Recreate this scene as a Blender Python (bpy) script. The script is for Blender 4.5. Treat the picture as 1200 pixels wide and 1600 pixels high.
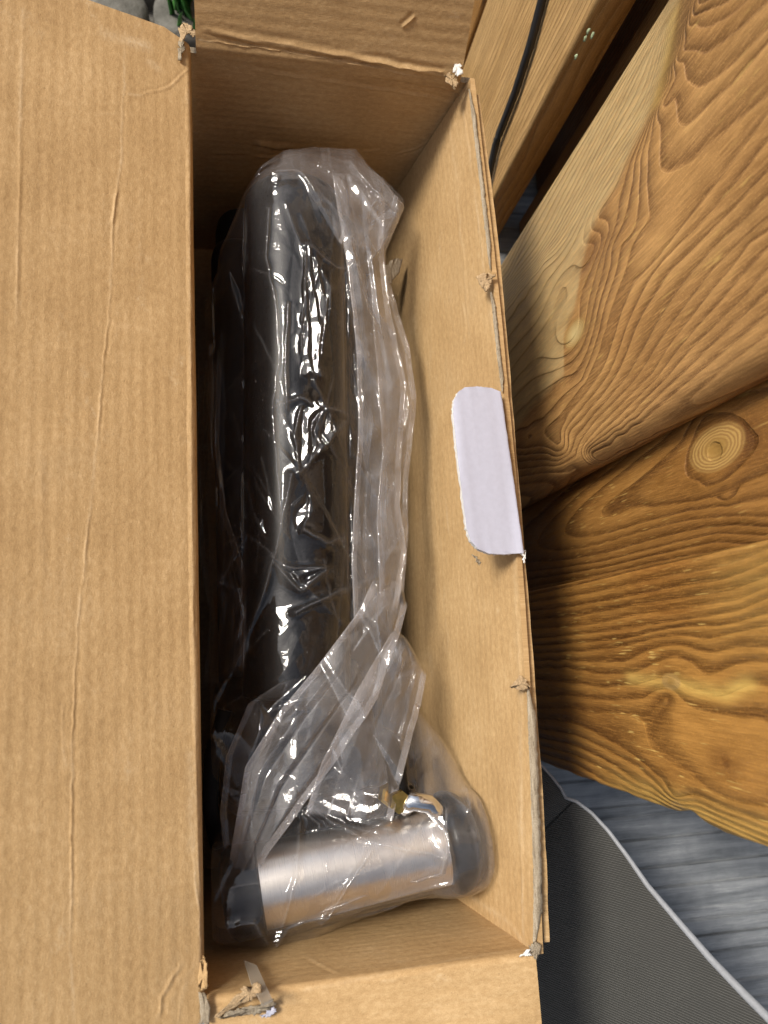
import bpy, bmesh, math, random
import numpy as np
from mathutils import Vector, noise as mnoise
from mathutils.geometry import delaunay_2d_cdt
rng = np.random.default_rng(7); random.seed(7)
R = math.radians
S = bpy.context.scene
COL = S.collection
for o in list(bpy.data.objects): bpy.data.objects.remove(o)

# ------------------------------------------------------------------ camera
CF, CW, CH, CAMH = 1225.0, 1200.0, 1600.0, 0.45       # focal length in photo pixels, eye height above the box rim (rim is z = 0)
_d = np.array([400-600, 1017-800, CF]); _d /= np.linalg.norm(_d)
_y = np.array([197-600, -6782-800, CF]); _y -= _d*(_y@_d); _y /= np.linalg.norm(_y)
RM = np.stack([np.cross(_y, -_d), _y, -_d])           # camera (x right, y down, z forward) -> world
EYE = np.array([0, 0, CAMH])
def _ray(p): return RM @ np.array([p[0]-600, p[1]-800, CF])
def P(x, y, z): r = _ray((x, y)); return EYE + r*((z-CAMH)/r[2])
def PX(x, y, X): r = _ray((x, y)); return EYE + r*(X/r[0])
cam = bpy.data.cameras.new('camera'); camo = bpy.data.objects.new('camera', cam); COL.objects.link(camo)
from mathutils import Matrix
m3 = Matrix([[RM[i][0], -RM[i][1], -RM[i][2]] for i in range(3)])
camo.matrix_world = Matrix.Translation(Vector(EYE)) @ m3.to_4x4()
cam.sensor_fit = 'VERTICAL'; cam.lens = 6.86; cam.sensor_height = 6.86*CH/CF; cam.sensor_width = cam.sensor_height*.75
cam.clip_start = 0.01; cam.clip_end = 2000
cam.dof.use_dof = True; cam.dof.focus_distance = 0.50; cam.dof.aperture_fstop = 2.2
S.camera = camo

# ------------------------------------------------------------------ light
SUN_AZ = R(151); SUN_EL = R(51)                        # direction towards the light: left of the box and a little beyond it
sdir = Vector((math.cos(SUN_AZ)*math.cos(SUN_EL), math.sin(SUN_AZ)*math.cos(SUN_EL), math.sin(SUN_EL)))
W = bpy.data.worlds.new('World'); S.world = W; W.use_nodes = True
nt = W.node_tree; nt.nodes.clear()
sky = nt.nodes.new('ShaderNodeTexSky'); sky.sky_type = 'NISHITA'; sky.sun_disc = False
sky.sun_elevation = SUN_EL; sky.sun_rotation = math.pi/2 - SUN_AZ; sky.dust_density = 4.0; sky.air_density = 1.0; sky.ozone_density = 1.2
bg = nt.nodes.new('ShaderNodeBackground'); bg.inputs[1].default_value = 0.052
wo = nt.nodes.new('ShaderNodeOutputWorld'); hs = nt.nodes.new('ShaderNodeHueSaturation'); hs.inputs['Saturation'].default_value = .55; nt.links.new(sky.outputs[0], hs.inputs['Color'])
tc = nt.nodes.new('ShaderNodeTexCoord'); cn = nt.nodes.new('ShaderNodeTexNoise'); cn.inputs['Scale'].default_value = 2.2; cn.inputs['Detail'].default_value = 6; nt.links.new(tc.outputs['Generated'], cn.inputs['Vector'])
cr_ = nt.nodes.new('ShaderNodeMapRange'); cr_.inputs[1].default_value = .40; cr_.inputs[2].default_value = .62; cr_.inputs[3].default_value = .75; cr_.inputs[4].default_value = 1.5; nt.links.new(cn.outputs['Fac'], cr_.inputs[0])
vm = nt.nodes.new('ShaderNodeVectorMath'); vm.operation = 'SCALE'; nt.links.new(hs.outputs[0], vm.inputs[0]); nt.links.new(cr_.outputs[0], vm.inputs['Scale'])   # broken white cloud over the blue
nt.links.new(vm.outputs[0], bg.inputs[0]); nt.links.new(bg.outputs[0], wo.inputs[0])
sun = bpy.data.lights.new('sun', 'SUN'); sun.energy = 2.0; sun.angle = R(14); sun.color = (1.0, .93, .82)
suno = bpy.data.objects.new('sun', sun); COL.objects.link(suno); suno.rotation_euler = sdir.to_track_quat('Z', 'Y').to_euler()
suno.location = (-1, .5, 2)
S.view_settings.view_transform = 'Standard'; S.view_settings.look = 'None'; S.view_settings.exposure = 1.0; S.view_settings.gamma = 1
S.cycles.max_bounces = 14; S.cycles.transparent_max_bounces = 40; S.cycles.diffuse_bounces = 5; S.cycles.glossy_bounces = 6
S.cycles.use_denoising = True; S.cycles.caustics_reflective = False; S.cycles.caustics_refractive = False
S.cycles.sample_clamp_indirect = 4

# ------------------------------------------------------------------ mesh helpers
def meshobj(name, V, F, mats, parent=None, mi=None, smooth=True, attrs=None):
    """V: world coordinates, F: list / array of faces"""
    V = np.asarray(V, float)
    if parent is not None: V = V - np.array(parent.matrix_world.translation if parent.parent is None else parent.matrix_world.translation)
    me = bpy.data.meshes.new(name)
    if isinstance(F, np.ndarray):
        k = F.shape[1]; me.vertices.add(len(V)); me.vertices.foreach_set('co', V.astype(np.float32).ravel())
        me.loops.add(F.size); me.loops.foreach_set('vertex_index', F.astype(np.int32).ravel())
        me.polygons.add(len(F)); me.polygons.foreach_set('loop_start', np.arange(0, F.size, k, dtype=np.int32))
        me.polygons.foreach_set('loop_total', np.full(len(F), k, dtype=np.int32)); me.update(calc_edges=True)
    else:
        me.from_pydata([tuple(v) for v in V], [], [tuple(int(i) for i in f) for f in F])
    for m in (mats if isinstance(mats, (list, tuple)) else [mats]): me.materials.append(m)
    if mi is not None: me.polygons.foreach_set('material_index', np.asarray(mi, dtype=np.int32))
    me.polygons.foreach_set('use_smooth', np.full(len(me.polygons), smooth, dtype=bool))
    for k, a in (attrs or {}).items():
        a = np.asarray(a, np.float32)
        if a.ndim == 1: me.attributes.new(k, 'FLOAT', 'POINT').data.foreach_set('value', a)
        else: me.attributes.new(k, 'FLOAT_VECTOR', 'POINT').data.foreach_set('vector', a.ravel())
    me.validate(); me.update()
    o = bpy.data.objects.new(name, me); COL.objects.link(o)
    if parent is not None: o.parent = parent
    return o
def thing(name, loc, label, cat, group=None):
    o = bpy.data.objects.new(name, None); COL.objects.link(o); o.location = loc; o.empty_display_size = .02
    o['label'] = label; o['category'] = cat
    if group: o['group'] = group
    o.matrix_world = Matrix.Translation(Vector(loc))
    return o
def sharp(o, ang=35):
    me = o.data; bm = bmesh.new(); bm.from_mesh(me)
    for e in bm.edges:
        if len(e.link_faces) == 2 and e.calc_face_angle(0) > R(ang): e.smooth = False
    bm.to_mesh(me); bm.free()
def gridfaces(nu, nv, off=0, flip=False):
    i = np.arange(nu-1)[:, None]*nv + np.arange(nv-1)[None, :] + off
    i = i.ravel(); q = np.stack([i, i+nv, i+nv+1, i+1], 1)
    return q[:, ::-1] if flip else q
def polydist(p, line):
    """distance from points p (N,2) to polyline, and signed side of the nearest segment"""
    best = np.full(len(p), 1e9); side = np.zeros(len(p))
    L = np.asarray(line, float)
    for a, b in zip(L[:-1], L[1:]):
        ab = b-a; t = np.clip(((p-a)@ab)/(ab@ab+1e-12), 0, 1); q = a+t[:, None]*ab; d = np.linalg.norm(p-q, axis=1)
        s = np.sign(ab[0]*(p[:, 1]-a[1])-ab[1]*(p[:, 0]-a[0])); m = d < best; best[m] = d[m]; side[m] = s[m]
    return best, side
def wiggle(line, n, amp, seed):
    """resample a polyline to n points and jitter it"""
    r = np.random.default_rng(seed); L = np.asarray(line, float)
    s = np.concatenate([[0], np.cumsum(np.linalg.norm(np.diff(L, axis=0), axis=1))]); t = np.linspace(0, s[-1], n)
    q = np.stack([np.interp(t, s, L[:, k]) for k in range(L.shape[1])], 1)
    q[1:-1] += r.normal(0, amp, q[1:-1].shape); return q
def vnoise(x, y, sc, seed, octv=3):
    """cheap smooth value noise on arrays"""
    out = 0; amp = 1; tot = 0
    for k in range(octv):
        r = np.random.default_rng(seed*97+k); T = r.random((64, 64))*2-1
        u = x*sc; v = y*sc; i = np.floor(u).astype(int); j = np.floor(v).astype(int); fu = u-i; fv = v-j
        fu = fu*fu*(3-2*fu); fv = fv*fv*(3-2*fv)
        g = lambda a, b: T[a % 64, b % 64]
        out = out + amp*((g(i, j)*(1-fu)+g(i+1, j)*fu)*(1-fv)+(g(i, j+1)*(1-fu)+g(i+1, j+1)*fu)*fv)
        tot += amp; amp *= .5; sc *= 2.03
    return out/tot
def tube(path, r, n=12, cap=True):
    """swept tube; r scalar or list"""
    path = np.asarray(path, float); m = len(path); rr = np.broadcast_to(np.asarray(r, float), (m,))
    V = []; up = np.array([.13, .21, .97])
    for i in range(m):
        t = path[min(i+1, m-1)]-path[max(i-1, 0)]; t = t/np.linalg.norm(t); a = np.cross(t, up); a /= np.linalg.norm(a); b = np.cross(t, a)
        for k in range(n):
            th = 2*math.pi*k/n; V.append(path[i]+rr[i]*(math.cos(th)*a+math.sin(th)*b))
    F = [(i*n+k, i*n+(k+1) % n, (i+1)*n+(k+1) % n, (i+1)*n+k) for i in range(m-1) for k in range(n)]
    if cap: F += [tuple(range(n))[::-1], tuple((m-1)*n+k for k in range(n))]
    return np.array(V), F
def lathe(a, b, prof, n=48):
    """profile [(distance along a->b, radius)] turned about the axis from a towards b"""
    a = np.asarray(a, float); ax = np.asarray(b, float)-a; ax /= np.linalg.norm(ax)
    p = np.cross(ax, [0.1, .2, 1]); p /= np.linalg.norm(p); q = np.cross(ax, p); V = []
    for h, r in prof:
        for k in range(n):
            th = 2*math.pi*k/n; V.append(a+ax*h+r*(math.cos(th)*p+math.sin(th)*q))
    m = len(prof); F = [(i*n+k, (i+1)*n+k, (i+1)*n+(k+1) % n, i*n+(k+1) % n) for i in range(m-1) for k in range(n)]
    F += [tuple(range(n)), tuple((m-1)*n+k for k in range(n))[::-1]]
    return np.array(V), F

# ------------------------------------------------------------------ material helpers
class NB:
    def __init__(s, name):
        s.m = bpy.data.materials.new(name); s.m.use_nodes = True; s.t = s.m.node_tree; s.t.nodes.clear()
        s.out = s.t.nodes.new('ShaderNodeOutputMaterial')
    def n(s, typ, **kw):
        nd = s.t.nodes.new('ShaderNode'+typ)
        for k, v in kw.items(): setattr(nd, k, v)
        return nd
    def set(s, sock, v):
        if isinstance(v, bpy.types.NodeSocket): s.t.links.new(v, sock)
        elif v is not None: sock.default_value = v
    def math(s, op, a, b=None, c=None):
        nd = s.n('Math', operation=op); s.set(nd.inputs[0], a)
        if b is not None: s.set(nd.inputs[1], b)
        if c is not None: s.set(nd.inputs[2], c)
        return nd.outputs[0]
    def attr(s, name, vec=False): return s.n('Attribute', attribute_name=name).outputs['Vector' if vec else 'Fac']
    def obj(s): return s.n('TexCoord').outputs['Object']
    def map(s, v, scale=(1, 1, 1), loc=(0, 0, 0), rot=(0, 0, 0)):
        nd = s.n('Mapping'); s.set(nd.inputs[0], v); nd.inputs[1].default_value = loc; nd.inputs[2].default_value = rot; nd.inputs[3].default_value = scale; return nd.outputs[0]
    def noise(s, v, scale, detail=3, rough=.55, dist=0):
        nd = s.n('TexNoise'); s.set(nd.inputs['Vector'], v); nd.inputs['Scale'].default_value = scale; nd.inputs['Detail'].default_value = detail
        nd.inputs['Roughness'].default_value = rough; nd.inputs['Distortion'].default_value = dist; return nd.outputs['Fac']
    def ramp(s, f, pts, interp='LINEAR'):
        nd = s.n('ValToRGB'); s.set(nd.inputs[0], f); cr = nd.color_ramp; cr.interpolation = interp
        while len(cr.elements) < len(pts): cr.elements.new(.5)
        for e, (p, c) in zip(cr.elements, pts): e.position = p; e.color = (*c, 1) if isinstance(c, tuple) else (c, c, c, 1)
        return nd.outputs[0]
    def mix(s, f, a, b, typ='MIX'):
        nd = s.n('Mix', data_type='RGBA', blend_type=typ); s.set(nd.inputs[0], f)
        for k, v in ((6, a), (7, b)):
            if isinstance(v, tuple): v = (*v, 1)
            s.set(nd.inputs[k], v)
        return nd.outputs[2]
    def range(s, v, a, b, c, d):
        nd = s.n('MapRange'); s.set(nd.inputs[0], v)
        for k, q in enumerate((a, b, c, d)): nd.inputs[k+1].default_value = q
        return nd.outputs[0]
    def bump(s, h, dist, strength=1, normal=None):
        nd = s.n('Bump'); s.set(nd.inputs['Height'], h); nd.inputs['Distance'].default_value = dist; nd.inputs['Strength'].default_value = strength
        if normal is not None: s.set(nd.inputs['Normal'], normal)
        return nd.outputs[0]
    def principled(s, col, rough, normal=None, metal=0, spec=.5, **kw):
        b = s.n('BsdfPrincipled'); s.set(b.inputs['Base Color'], (*col, 1) if isinstance(col, tuple) else col); s.set(b.inputs['Roughness'], rough)
        b.inputs['Metallic'].default_value = metal; b.inputs['Specular IOR Level'].default_value = spec
        if normal is not None: s.set(b.inputs['Normal'], normal)
        for k, v in kw.items(): s.set(b.inputs[k], v)
        s.t.links.new(b.outputs[0], s.out.inputs[0]); return b

def kraft_material(name, c_lo, c_mid, c_hi, flute=.5):
    b = NB(name); uv = b.attr('uvm', True)                      # u runs along the flutes, v across, in metres
    big = b.noise(uv, 22, 4); mid = b.noise(b.map(uv, (1, 1.6, 1)), 240, 4, .65); fine = b.noise(uv, 1500, 3, .7)
    fib = b.noise(b.map(uv, (.35, 1, 1)), 900, 2, .6)
    f = b.math('ADD', b.math('MULTIPLY', big, .28), b.math('ADD', b.math('MULTIPLY', mid, .34), b.math('MULTIPLY', fine, .38)))
    col = b.ramp(f, [(.36, c_lo), (.5, c_mid), (.64, c_hi)])
    # flute show-through: faint stripes, stronger in places
    sep = b.n('SeparateXYZ'); b.set(sep.inputs[0], uv)
    v = b.math('ADD', sep.outputs[1], b.math('MULTIPLY', b.noise(b.map(uv, (.25, 1, 1)), 30, 2), .004))
    wv = b.math('SINE', b.math('MULTIPLY', v, 2*math.pi/.0072))
    wstr = b.math('MULTIPLY', wv, b.range(b.noise(b.map(uv, (.5, 1, 1)), 14, 2), .35, .65, .25, 1))
    col = b.mix(b.range(wstr, -1, 1, 0, .16*flute), col, c_hi)
    # dark specks and pale fibres
    sp = b.ramp(b.noise(uv, 700, 1, .5), [(.70, 0.), (.76, 1.)]); col = b.mix(b.math('MULTIPLY', sp, .35), col, tuple(.45*x for x in c_lo))
    pf = b.ramp(b.noise(b.map(uv, (.22, 1, 1), rot=(0, 0, .4)), 800, 2, .5), [(.66, 0.), (.72, 1.)]); col = b.mix(b.math('MULTIPLY', pf, .25), col, tuple(min(1, 1.35*x) for x in c_hi))
    scf = b.math('MULTIPLY', b.ramp(b.noise(b.map(uv, (.6, 1, 1)), 34, 5, .7), [(.60, 0.), (.70, .5)]), b.range(b.noise(uv, 500, 3, .7), .42, .6, 0, 1)); col = b.mix(scf, col, (.64, .50, .32))
    stn = b.ramp(b.noise(uv, 11, 4, .6), [(.56, 0.), (.68, .22)]); col = b.mix(stn, col, tuple(.72*x for x in c_lo))
    # rubbed, pale wear along creases
    w = b.math('MULTIPLY', b.attr('wear'), b.range(b.noise(uv, 420, 4, .7), .35, .62, .15, 1))
    col = b.mix(w, col, (.66, .52, .34))
    h = b.math('ADD', b.math('MULTIPLY', wstr, .35*flute), b.math('ADD', b.math('MULTIPLY', mid, .9), b.math('ADD', b.math('MULTIPLY', fine, .55), b.math('MULTIPLY', fib, .5))))
    b.principled(col, b.range(fine, .3, .7, .62, .8), b.bump(h, .00028, .8), spec=.28)
    return b.m
KRAFT = kraft_material('kraft_board', (.345, .212, .093), (.475, .308, .143), (.615, .43, .23))
def simple(name, col, rough, spec=.5, var=.15, sc=200, bumpd=.0002, metal=0):
    b = NB(name); n_ = b.noise(b.obj(), sc, 4, .6)
    c = b.ramp(n_, [(.3, tuple(x*(1-var) for x in col)), (.7, tuple(min(1, x*(1+var)) for x in col))])
    b.principled(c, rough, b.bump(n_, bumpd), metal=metal, spec=spec); return b.m
def edge_material():
    b = NB('torn_board_edge'); p = b.obj(); n1 = b.noise(b.map(p, (3, .3, 3)), 220, 4, .7); n2 = b.noise(p, 1300, 3, .7)
    f = b.math('ADD', b.math('MULTIPLY', n1, .6), b.math('MULTIPLY', n2, .4))
    c = b.ramp(f, [(.30, (.10, .075, .05)), (.46, (.27, .22, .155)), (.62, (.42, .36, .27)), (.8, (.60, .54, .44))])
    b.principled(c, .9, b.bump(f, .0008), spec=.2); return b.m
EDGE = edge_material()
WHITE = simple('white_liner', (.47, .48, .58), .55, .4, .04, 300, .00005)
TORN = simple('torn_paper_fibre', (.42, .30, .175), .95, .1, .35, 900, .0006)
PALE = simple('torn_white_fibre', (.78, .77, .74), .95, .1, .15, 1200, .0004)

# ------------------------------------------------------------------ ground, decking, stones, grass
GZ = -0.262
def ground_material():
    b = NB('grey_gravel_soil'); p = b.obj(); vo = b.n('TexVoronoi'); b.set(vo.inputs['Vector'], p); vo.inputs['Scale'].default_value = 45
    c = b.mix(b.noise(p, 9, 4), (.10, .095, .085), (.20, .195, .18))
    b.principled(c, .9, b.bump(vo.outputs['Distance'], .01), spec=.2); return b.m
g = meshobj('ground', [(-400, -400, GZ-.03), (400, -400, GZ-.03), (400, 400, GZ-.03), (-400, 400, GZ-.03)], [(0, 1, 2, 3)], ground_material()); g['kind'] = 'structure'
def deck_material():
    b = NB('grey_composite_decking'); p = b.obj()
    n1 = b.noise(b.map(p, (2.2, 26, 5)), 4, 5, .62, .4); n2 = b.noise(b.map(p, (5, 160, 20)), 6, 4, .7); n3 = b.noise(p, 15, 5, .65)
    f = b.math('ADD', b.math('MULTIPLY', n1, .45), b.math('ADD', b.math('MULTIPLY', n2, .2), b.math('MULTIPLY', n3, .35)))
    c = b.ramp(f, [(.36, (.10, .11, .12)), (.48, (.22, .235, .25)), (.56, (.32, .335, .35)), (.66, (.50, .51, .52))])
    b.principled(c, b.range(f, .3, .7, .42, .68), b.bump(b.math('ADD', n2, n3), .0015), spec=.45); return b.m
DECK = deck_material()
deck = thing('decking', (0, -.2, GZ), '', ''); del deck['label']; del deck['category']; deck['kind'] = 'structure'
def deck_board(y0, y1, x0, x1, seed):
    r = np.random.default_rng(seed); ys = [y0, y0+.003]; zs = [-.006, 0]; y = y0+.004
    while y < y1-.012:                                           # ribbed top: uneven lands with narrow grooves between them
        w = r.uniform(.007, .026); dz = r.uniform(-.0012, .0006)
        ys += [y, y+w-.0022, y+w-.0012, y+w]; gd = -r.uniform(.0010, .0032); zs += [dz, dz+r.uniform(-.0004, .0004), gd, gd]; y += w+.0008
    ys += [y1-.003, y1]; zs += [0, -.006]
    sec = [(y0, -.025)]+list(zip(ys, zs))+[(y1, -.025)]; n = len(sec)
    V = [(x, yy, GZ+zz) for x in (x0, x1) for yy, zz in sec]
    F = [(i, i+1, n+i+1, n+i) for i in range(n-1)]+[(n-1, 0, n, 2*n-1), tuple(range(n))[::-1], tuple(range(n, 2*n))]
    return meshobj('deck_board', V, F, DECK, deck, smooth=False)
y = -.98
k = 0
while y < .36: deck_board(y, y+.295, -.9, 1.3, k); y += .300; k += 1
stone_m = NB('paving_stone'); _p = stone_m.obj(); _n = stone_m.noise(_p, 30, 6, .65)
stone_m.principled(stone_m.ramp(_n, [(.3, (.065, .062, .052)), (.5, (.14, .135, .118)), (.7, (.22, .21, .19))]), .85, stone_m.bump(_n, .004), spec=.3); stone_m = stone_m.m
pav = thing('pavement', (-.2, .65, GZ-.03), '', ''); del pav['label']; del pav['category']; pav['kind'] = 'structure'
def stone(cx, cy, w, h, rot, seed):
    r = np.random.default_rng(seed); n = 14; ang = np.linspace(0, 2*math.pi, n, endpoint=False); pts = []
    for a in ang:
        c, s_ = math.cos(a), math.sin(a); k_ = 1/max(abs(c), abs(s_))**.8; pts.append((c*k_*w/2*r.uniform(.93, 1.05), s_*k_*h/2*r.uniform(.93, 1.05)))
    V = []
    for sc, z in ((1.0, -.02), (1.0, .012), (.93, .02), (.5, .021)):
        for x_, y_ in pts: V.append((cx+sc*(x_*math.cos(rot)-y_*math.sin(rot)), cy+sc*(x_*math.sin(rot)+y_*math.cos(rot)), GZ-.012+z+r.normal(0, .001)))
    F = [(i*n+k, i*n+(k+1) % n, (i+1)*n+(k+1) % n, (i+1)*n+k) for i in range(3) for k in range(n)]+[tuple(3*n+k for k in range(n))]
    return meshobj('paving_stone', V, F, stone_m, pav)
sd = 1
for i in range(-9, 5):
    for j in range(6):
        stone(-.082+i*.066+.028*(j % 2), .565+j*.062, .060, .055, random.uniform(-.05, .05), sd); sd += 1
# a weed growing in the joint between two stones
gm = NB('grass_blade'); gm.principled(gm.ramp(gm.noise(gm.obj(), 60, 2), [(.3, (.035, .16, .03)), (.7, (.09, .32, .06))]), .5, spec=.4); gm = gm.m
g0 = P(291, 26, GZ); tuft = thing('grass_tuft', (g0[0], g0[1], GZ-.02), 'small bright green grass tuft growing between grey stones beyond the open box', 'grass')
for k in range(34):
    a = random.uniform(0, 6.28); L = random.uniform(.07, .14); b0 = np.array([g0[0]+random.gauss(0, .006), g0[1]+random.gauss(0, .008), GZ-.02]); V = []; lean = random.uniform(.05, .40)
    for q in range(6):
        t = q/5; w = .0036*(1-t)**.7+.0002; c = b0+np.array([math.cos(a)*lean*L*t*t, math.sin(a)*lean*L*t*t, L*t*(1-.25*lean*t)])
        V += [c+np.array([-math.sin(a), math.cos(a), 0])*w, c+np.array([0, 0, -.3])*w, c-np.array([-math.sin(a), math.cos(a), 0])*w]
    F = [(q*3+e, q*3+e+1, q*3+e+4, q*3+e+3) for q in range(5) for e in range(2)]+[(q*3+2, q*3, q*3+3, q*3+5) for q in range(5)]
    meshobj('grass_blade', V, F, gm, tuft)

# ------------------------------------------------------------------ timber fence of boards set alternately proud and recessed
def wood_material(name, c_light, c_mid, c_dark, sapc=(.50, .36, .17), contrast=1.0, rough=.5, flecks=.5, palek=.12, line=((0, .05), (.10, .0), (.30, .12), (.60, .48), (.80, .86), (.91, 1.), (.975, .6), (1, .05))):
    b = NB(name); p = b.obj(); phi = b.attr('phi'); sap = b.attr('sap'); kn = b.attr('knot')
    st = b.map(p, (1, 1, .10)); ph = b.math('ADD', phi, b.math('MULTIPLY', b.math('SUBTRACT', b.noise(b.map(p, (1, 1, .12)), 40, 2), .5), .10))
    ph = b.math('ADD', ph, b.math('MULTIPLY', b.math('SUBTRACT', b.noise(b.map(p, (1, 1, .35)), 420, 2), .5), .05))
    cx = b.n('CombineXYZ'); b.set(cx.inputs[0], phi); band = b.noise(cx.outputs[0], .42, 3, .6); slow = b.noise(cx.outputs[0], .8, 1)
    t = b.math('FRACT', ph)
    cell = b.math('FLOOR', ph); wn = b.n('TexWhiteNoise', noise_dimensions='1D'); b.set(wn.inputs['W'], cell); ringv = wn.outputs['Value']
    prof = b.ramp(t, line)
    prof = b.math('MULTIPLY', prof, b.range(ringv, 0, 1, .82, 1.12)); prof = b.math('MULTIPLY', prof, b.range(sap, 0, 1, contrast, .62*contrast))
    streak = b.noise(st, 380, 4, .65); patch = b.noise(b.map(p, (1, 1, .4)), 16, 4, .6); fine = b.noise(b.map(p, (1, 1, .05)), 1500, 2, .6)
    col = b.mix(b.range(patch, .40, .60, 0, 1), c_light, c_mid); col = b.mix(sap, col, sapc)
    dk = b.mix(sap, c_dark, tuple(.45*x for x in sapc))
    col = b.mix(b.math('MULTIPLY', b.range(band, .46, .66, 0, .6), b.math('SUBTRACT', 1., sap)), col, tuple(.6*x for x in c_mid))
    prof = b.math('MULTIPLY', prof, b.range(b.noise(b.map(p, (1, 1, .2)), 70, 3), .3, .65, .82, 1.))
    col = b.mix(prof, col, dk)
    col = b.mix(b.range(streak, .35, .65, .42, 0), col, tuple(.55*x for x in c_mid))
    col = b.mix(b.range(fine, .45, .7, 0, .30), col, tuple(min(1, 1.5*x) for x in c_light))
    fl = b.ramp(b.noise(b.map(p, (1, 1, .09)), 620, 1, .5), [(.66, 0.), (.72, 1.)]); fl = b.math('MULTIPLY', fl, b.ramp(b.noise(p, 26, 3), [(.42, 0.), (.62, 1.)]))
    col = b.mix(b.math('MULTIPLY', fl, flecks), col, (.62, .42, .13))
    gd = b.math('MULTIPLY', b.math('MINIMUM', b.attr('gold'), 1.), b.range(streak, .3, .65, .5, 1.)); col = b.mix(gd, col, (.66, .44, .12)); dk2 = b.math('MULTIPLY', b.attr('dark'), b.range(b.noise(p, 90, 3), .3, .6, .6, 1.)); col = b.mix(dk2, col, tuple(1.5*x for x in c_dark))
    kc = b.mix(b.range(b.math('SINE', b.math('ADD', b.math('MULTIPLY', kn, 58.), b.math('MULTIPLY', b.noise(p, 200, 2), 5.))), -1, 1, 0, .75), (.47, .295, .095), (.23, .115, .035)); kc = b.mix(b.ramp(kn, [(.75, 0.), (.97, 1.)]), kc, (.33, .19, .05))
    kc = b.mix(b.math('MULTIPLY', b.math('MINIMUM', b.attr('gold'), 1.), palek), kc, (.70, .56, .27))
    spk = b.ramp(b.noise(p, 1300, 2, .6), [(.56, 0.), (.70, 1.)]); col = b.mix(b.math('MULTIPLY', spk, .30), col, tuple(min(1, 1.6*x) for x in c_light))
    col = b.mix(b.ramp(kn, [(.30, 0.), (.46, 1.)]), col, kc)
    h = b.math('ADD', b.math('MULTIPLY', prof, 1.3), b.math('ADD', b.math('MULTIPLY', streak, .30), b.math('MULTIPLY', fine, .22)))
    b.principled(col, b.range(streak, .3, .7, rough-.08, rough+.16), b.bump(h, .0011, .85), spec=.42)
    return b.m
fence = thing('timber_fence', (.25, .1, GZ), 'stained timber fence of broad weathered boards set alternately forward and back', 'fence')
def board(y0, y1, xf, th, phi, mat, ztop=1.1, ny=150, nz=420, sap=None, knot=None, edge=None, tilt=0.0, rad=.0035, radlo=None, crown=0.0, gold=None, dark=None):
    q = np.linspace(0, math.pi/2, 5); sec = [(xf+th, y0)]
    rl = radlo or rad; sec += [(xf+rl-rl*math.sin(a), y0+rl-rl*math.cos(a)) for a in np.linspace(0, math.pi/2, 9)]
    sec += [(xf, yy) for yy in np.linspace(y0+rl, y1-rad, ny)[1:-1]]
    sec += [(xf+rad-rad*math.cos(a), y1-rad+rad*math.sin(a)) for a in q] + [(xf+th, y1)]
    sec = np.array(sec); n = len(sec); zs = np.concatenate([np.linspace(GZ+.004, .26, nz), np.linspace(.26, ztop, 24)[1:]])
    Yv = np.repeat(sec[None, :, 1], len(zs), 0); Xv = np.repeat(sec[None, :, 0], len(zs), 0); Zv = np.repeat(zs[:, None], n, 1)
    
    if edge is not None:                                          # waney lower edge
        e = edge(zs)[:, None]; wgt = np.clip(1-(Yv-y0)/.02, 0, 1); Yv = Yv+e*wgt
    Yw = Yv+tilt*(Zv-0.)
    if crown: Xv = Xv+crown*(((Yv-(y0+y1)/2)/((y1-y0)/2))**2)*(Xv < xf+th*.5)
    V = np.stack([Xv, Yw, Zv], 2).reshape(-1, 3)
    F = gridfaces(len(zs), n, flip=True).tolist(); F += [tuple(range(n))[::-1], tuple((len(zs)-1)*n+k for k in range(n))]
    F += [(k*n, (k+1)*n, (k+1)*n+n-1, k*n+n-1) for k in range(len(zs)-1)]
    s, t = Yv.ravel()+.6*(Xv.ravel()-xf), Zv.ravel()
    at = {'phi': phi(s, t), 'sap': sap(s, t) if sap else np.zeros(len(s)), 'knot': knot(s, t) if knot else np.zeros(len(s)), 'gold': gold(s, t) if gold else np.zeros(len(s)), 'dark': dark(s, t) if dark else np.zeros(len(s))}
    o = meshobj('board', V, F, mat, fence, attrs=at); return o
def gk(s, t, sk, tk, ws, wt): return np.exp(-((s-sk)/ws)**2-((t-tk)/wt)**2)
WOOD_A = wood_material('weathered_larch', (.56, .32, .118), (.36, .19, .064), (.115, .048, .014), sapc=(.55, .41, .20), contrast=1.0, palek=.8)
WOOD_B = wood_material('oiled_larch_dark', (.37, .185, .048), (.24, .108, .025), (.062, .022, .006), contrast=.95, rough=.42, flecks=.6)
WOOD_C = wood_material('oiled_larch_gold', (.45, .228, .056), (.27, .118, .027), (.070, .025, .006), contrast=1.0, rough=.34, flecks=.8, line=((0, .1), (.15, .02), (.38, .15), (.60, .62), (.78, .95), (.88, 1.), (.96, .6), (1, .1)))
WOOD_D = wood_material('planed_larch', (.52, .33, .14), (.40, .235, .085), (.19, .095, .03), contrast=.7, flecks=.15)
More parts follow.
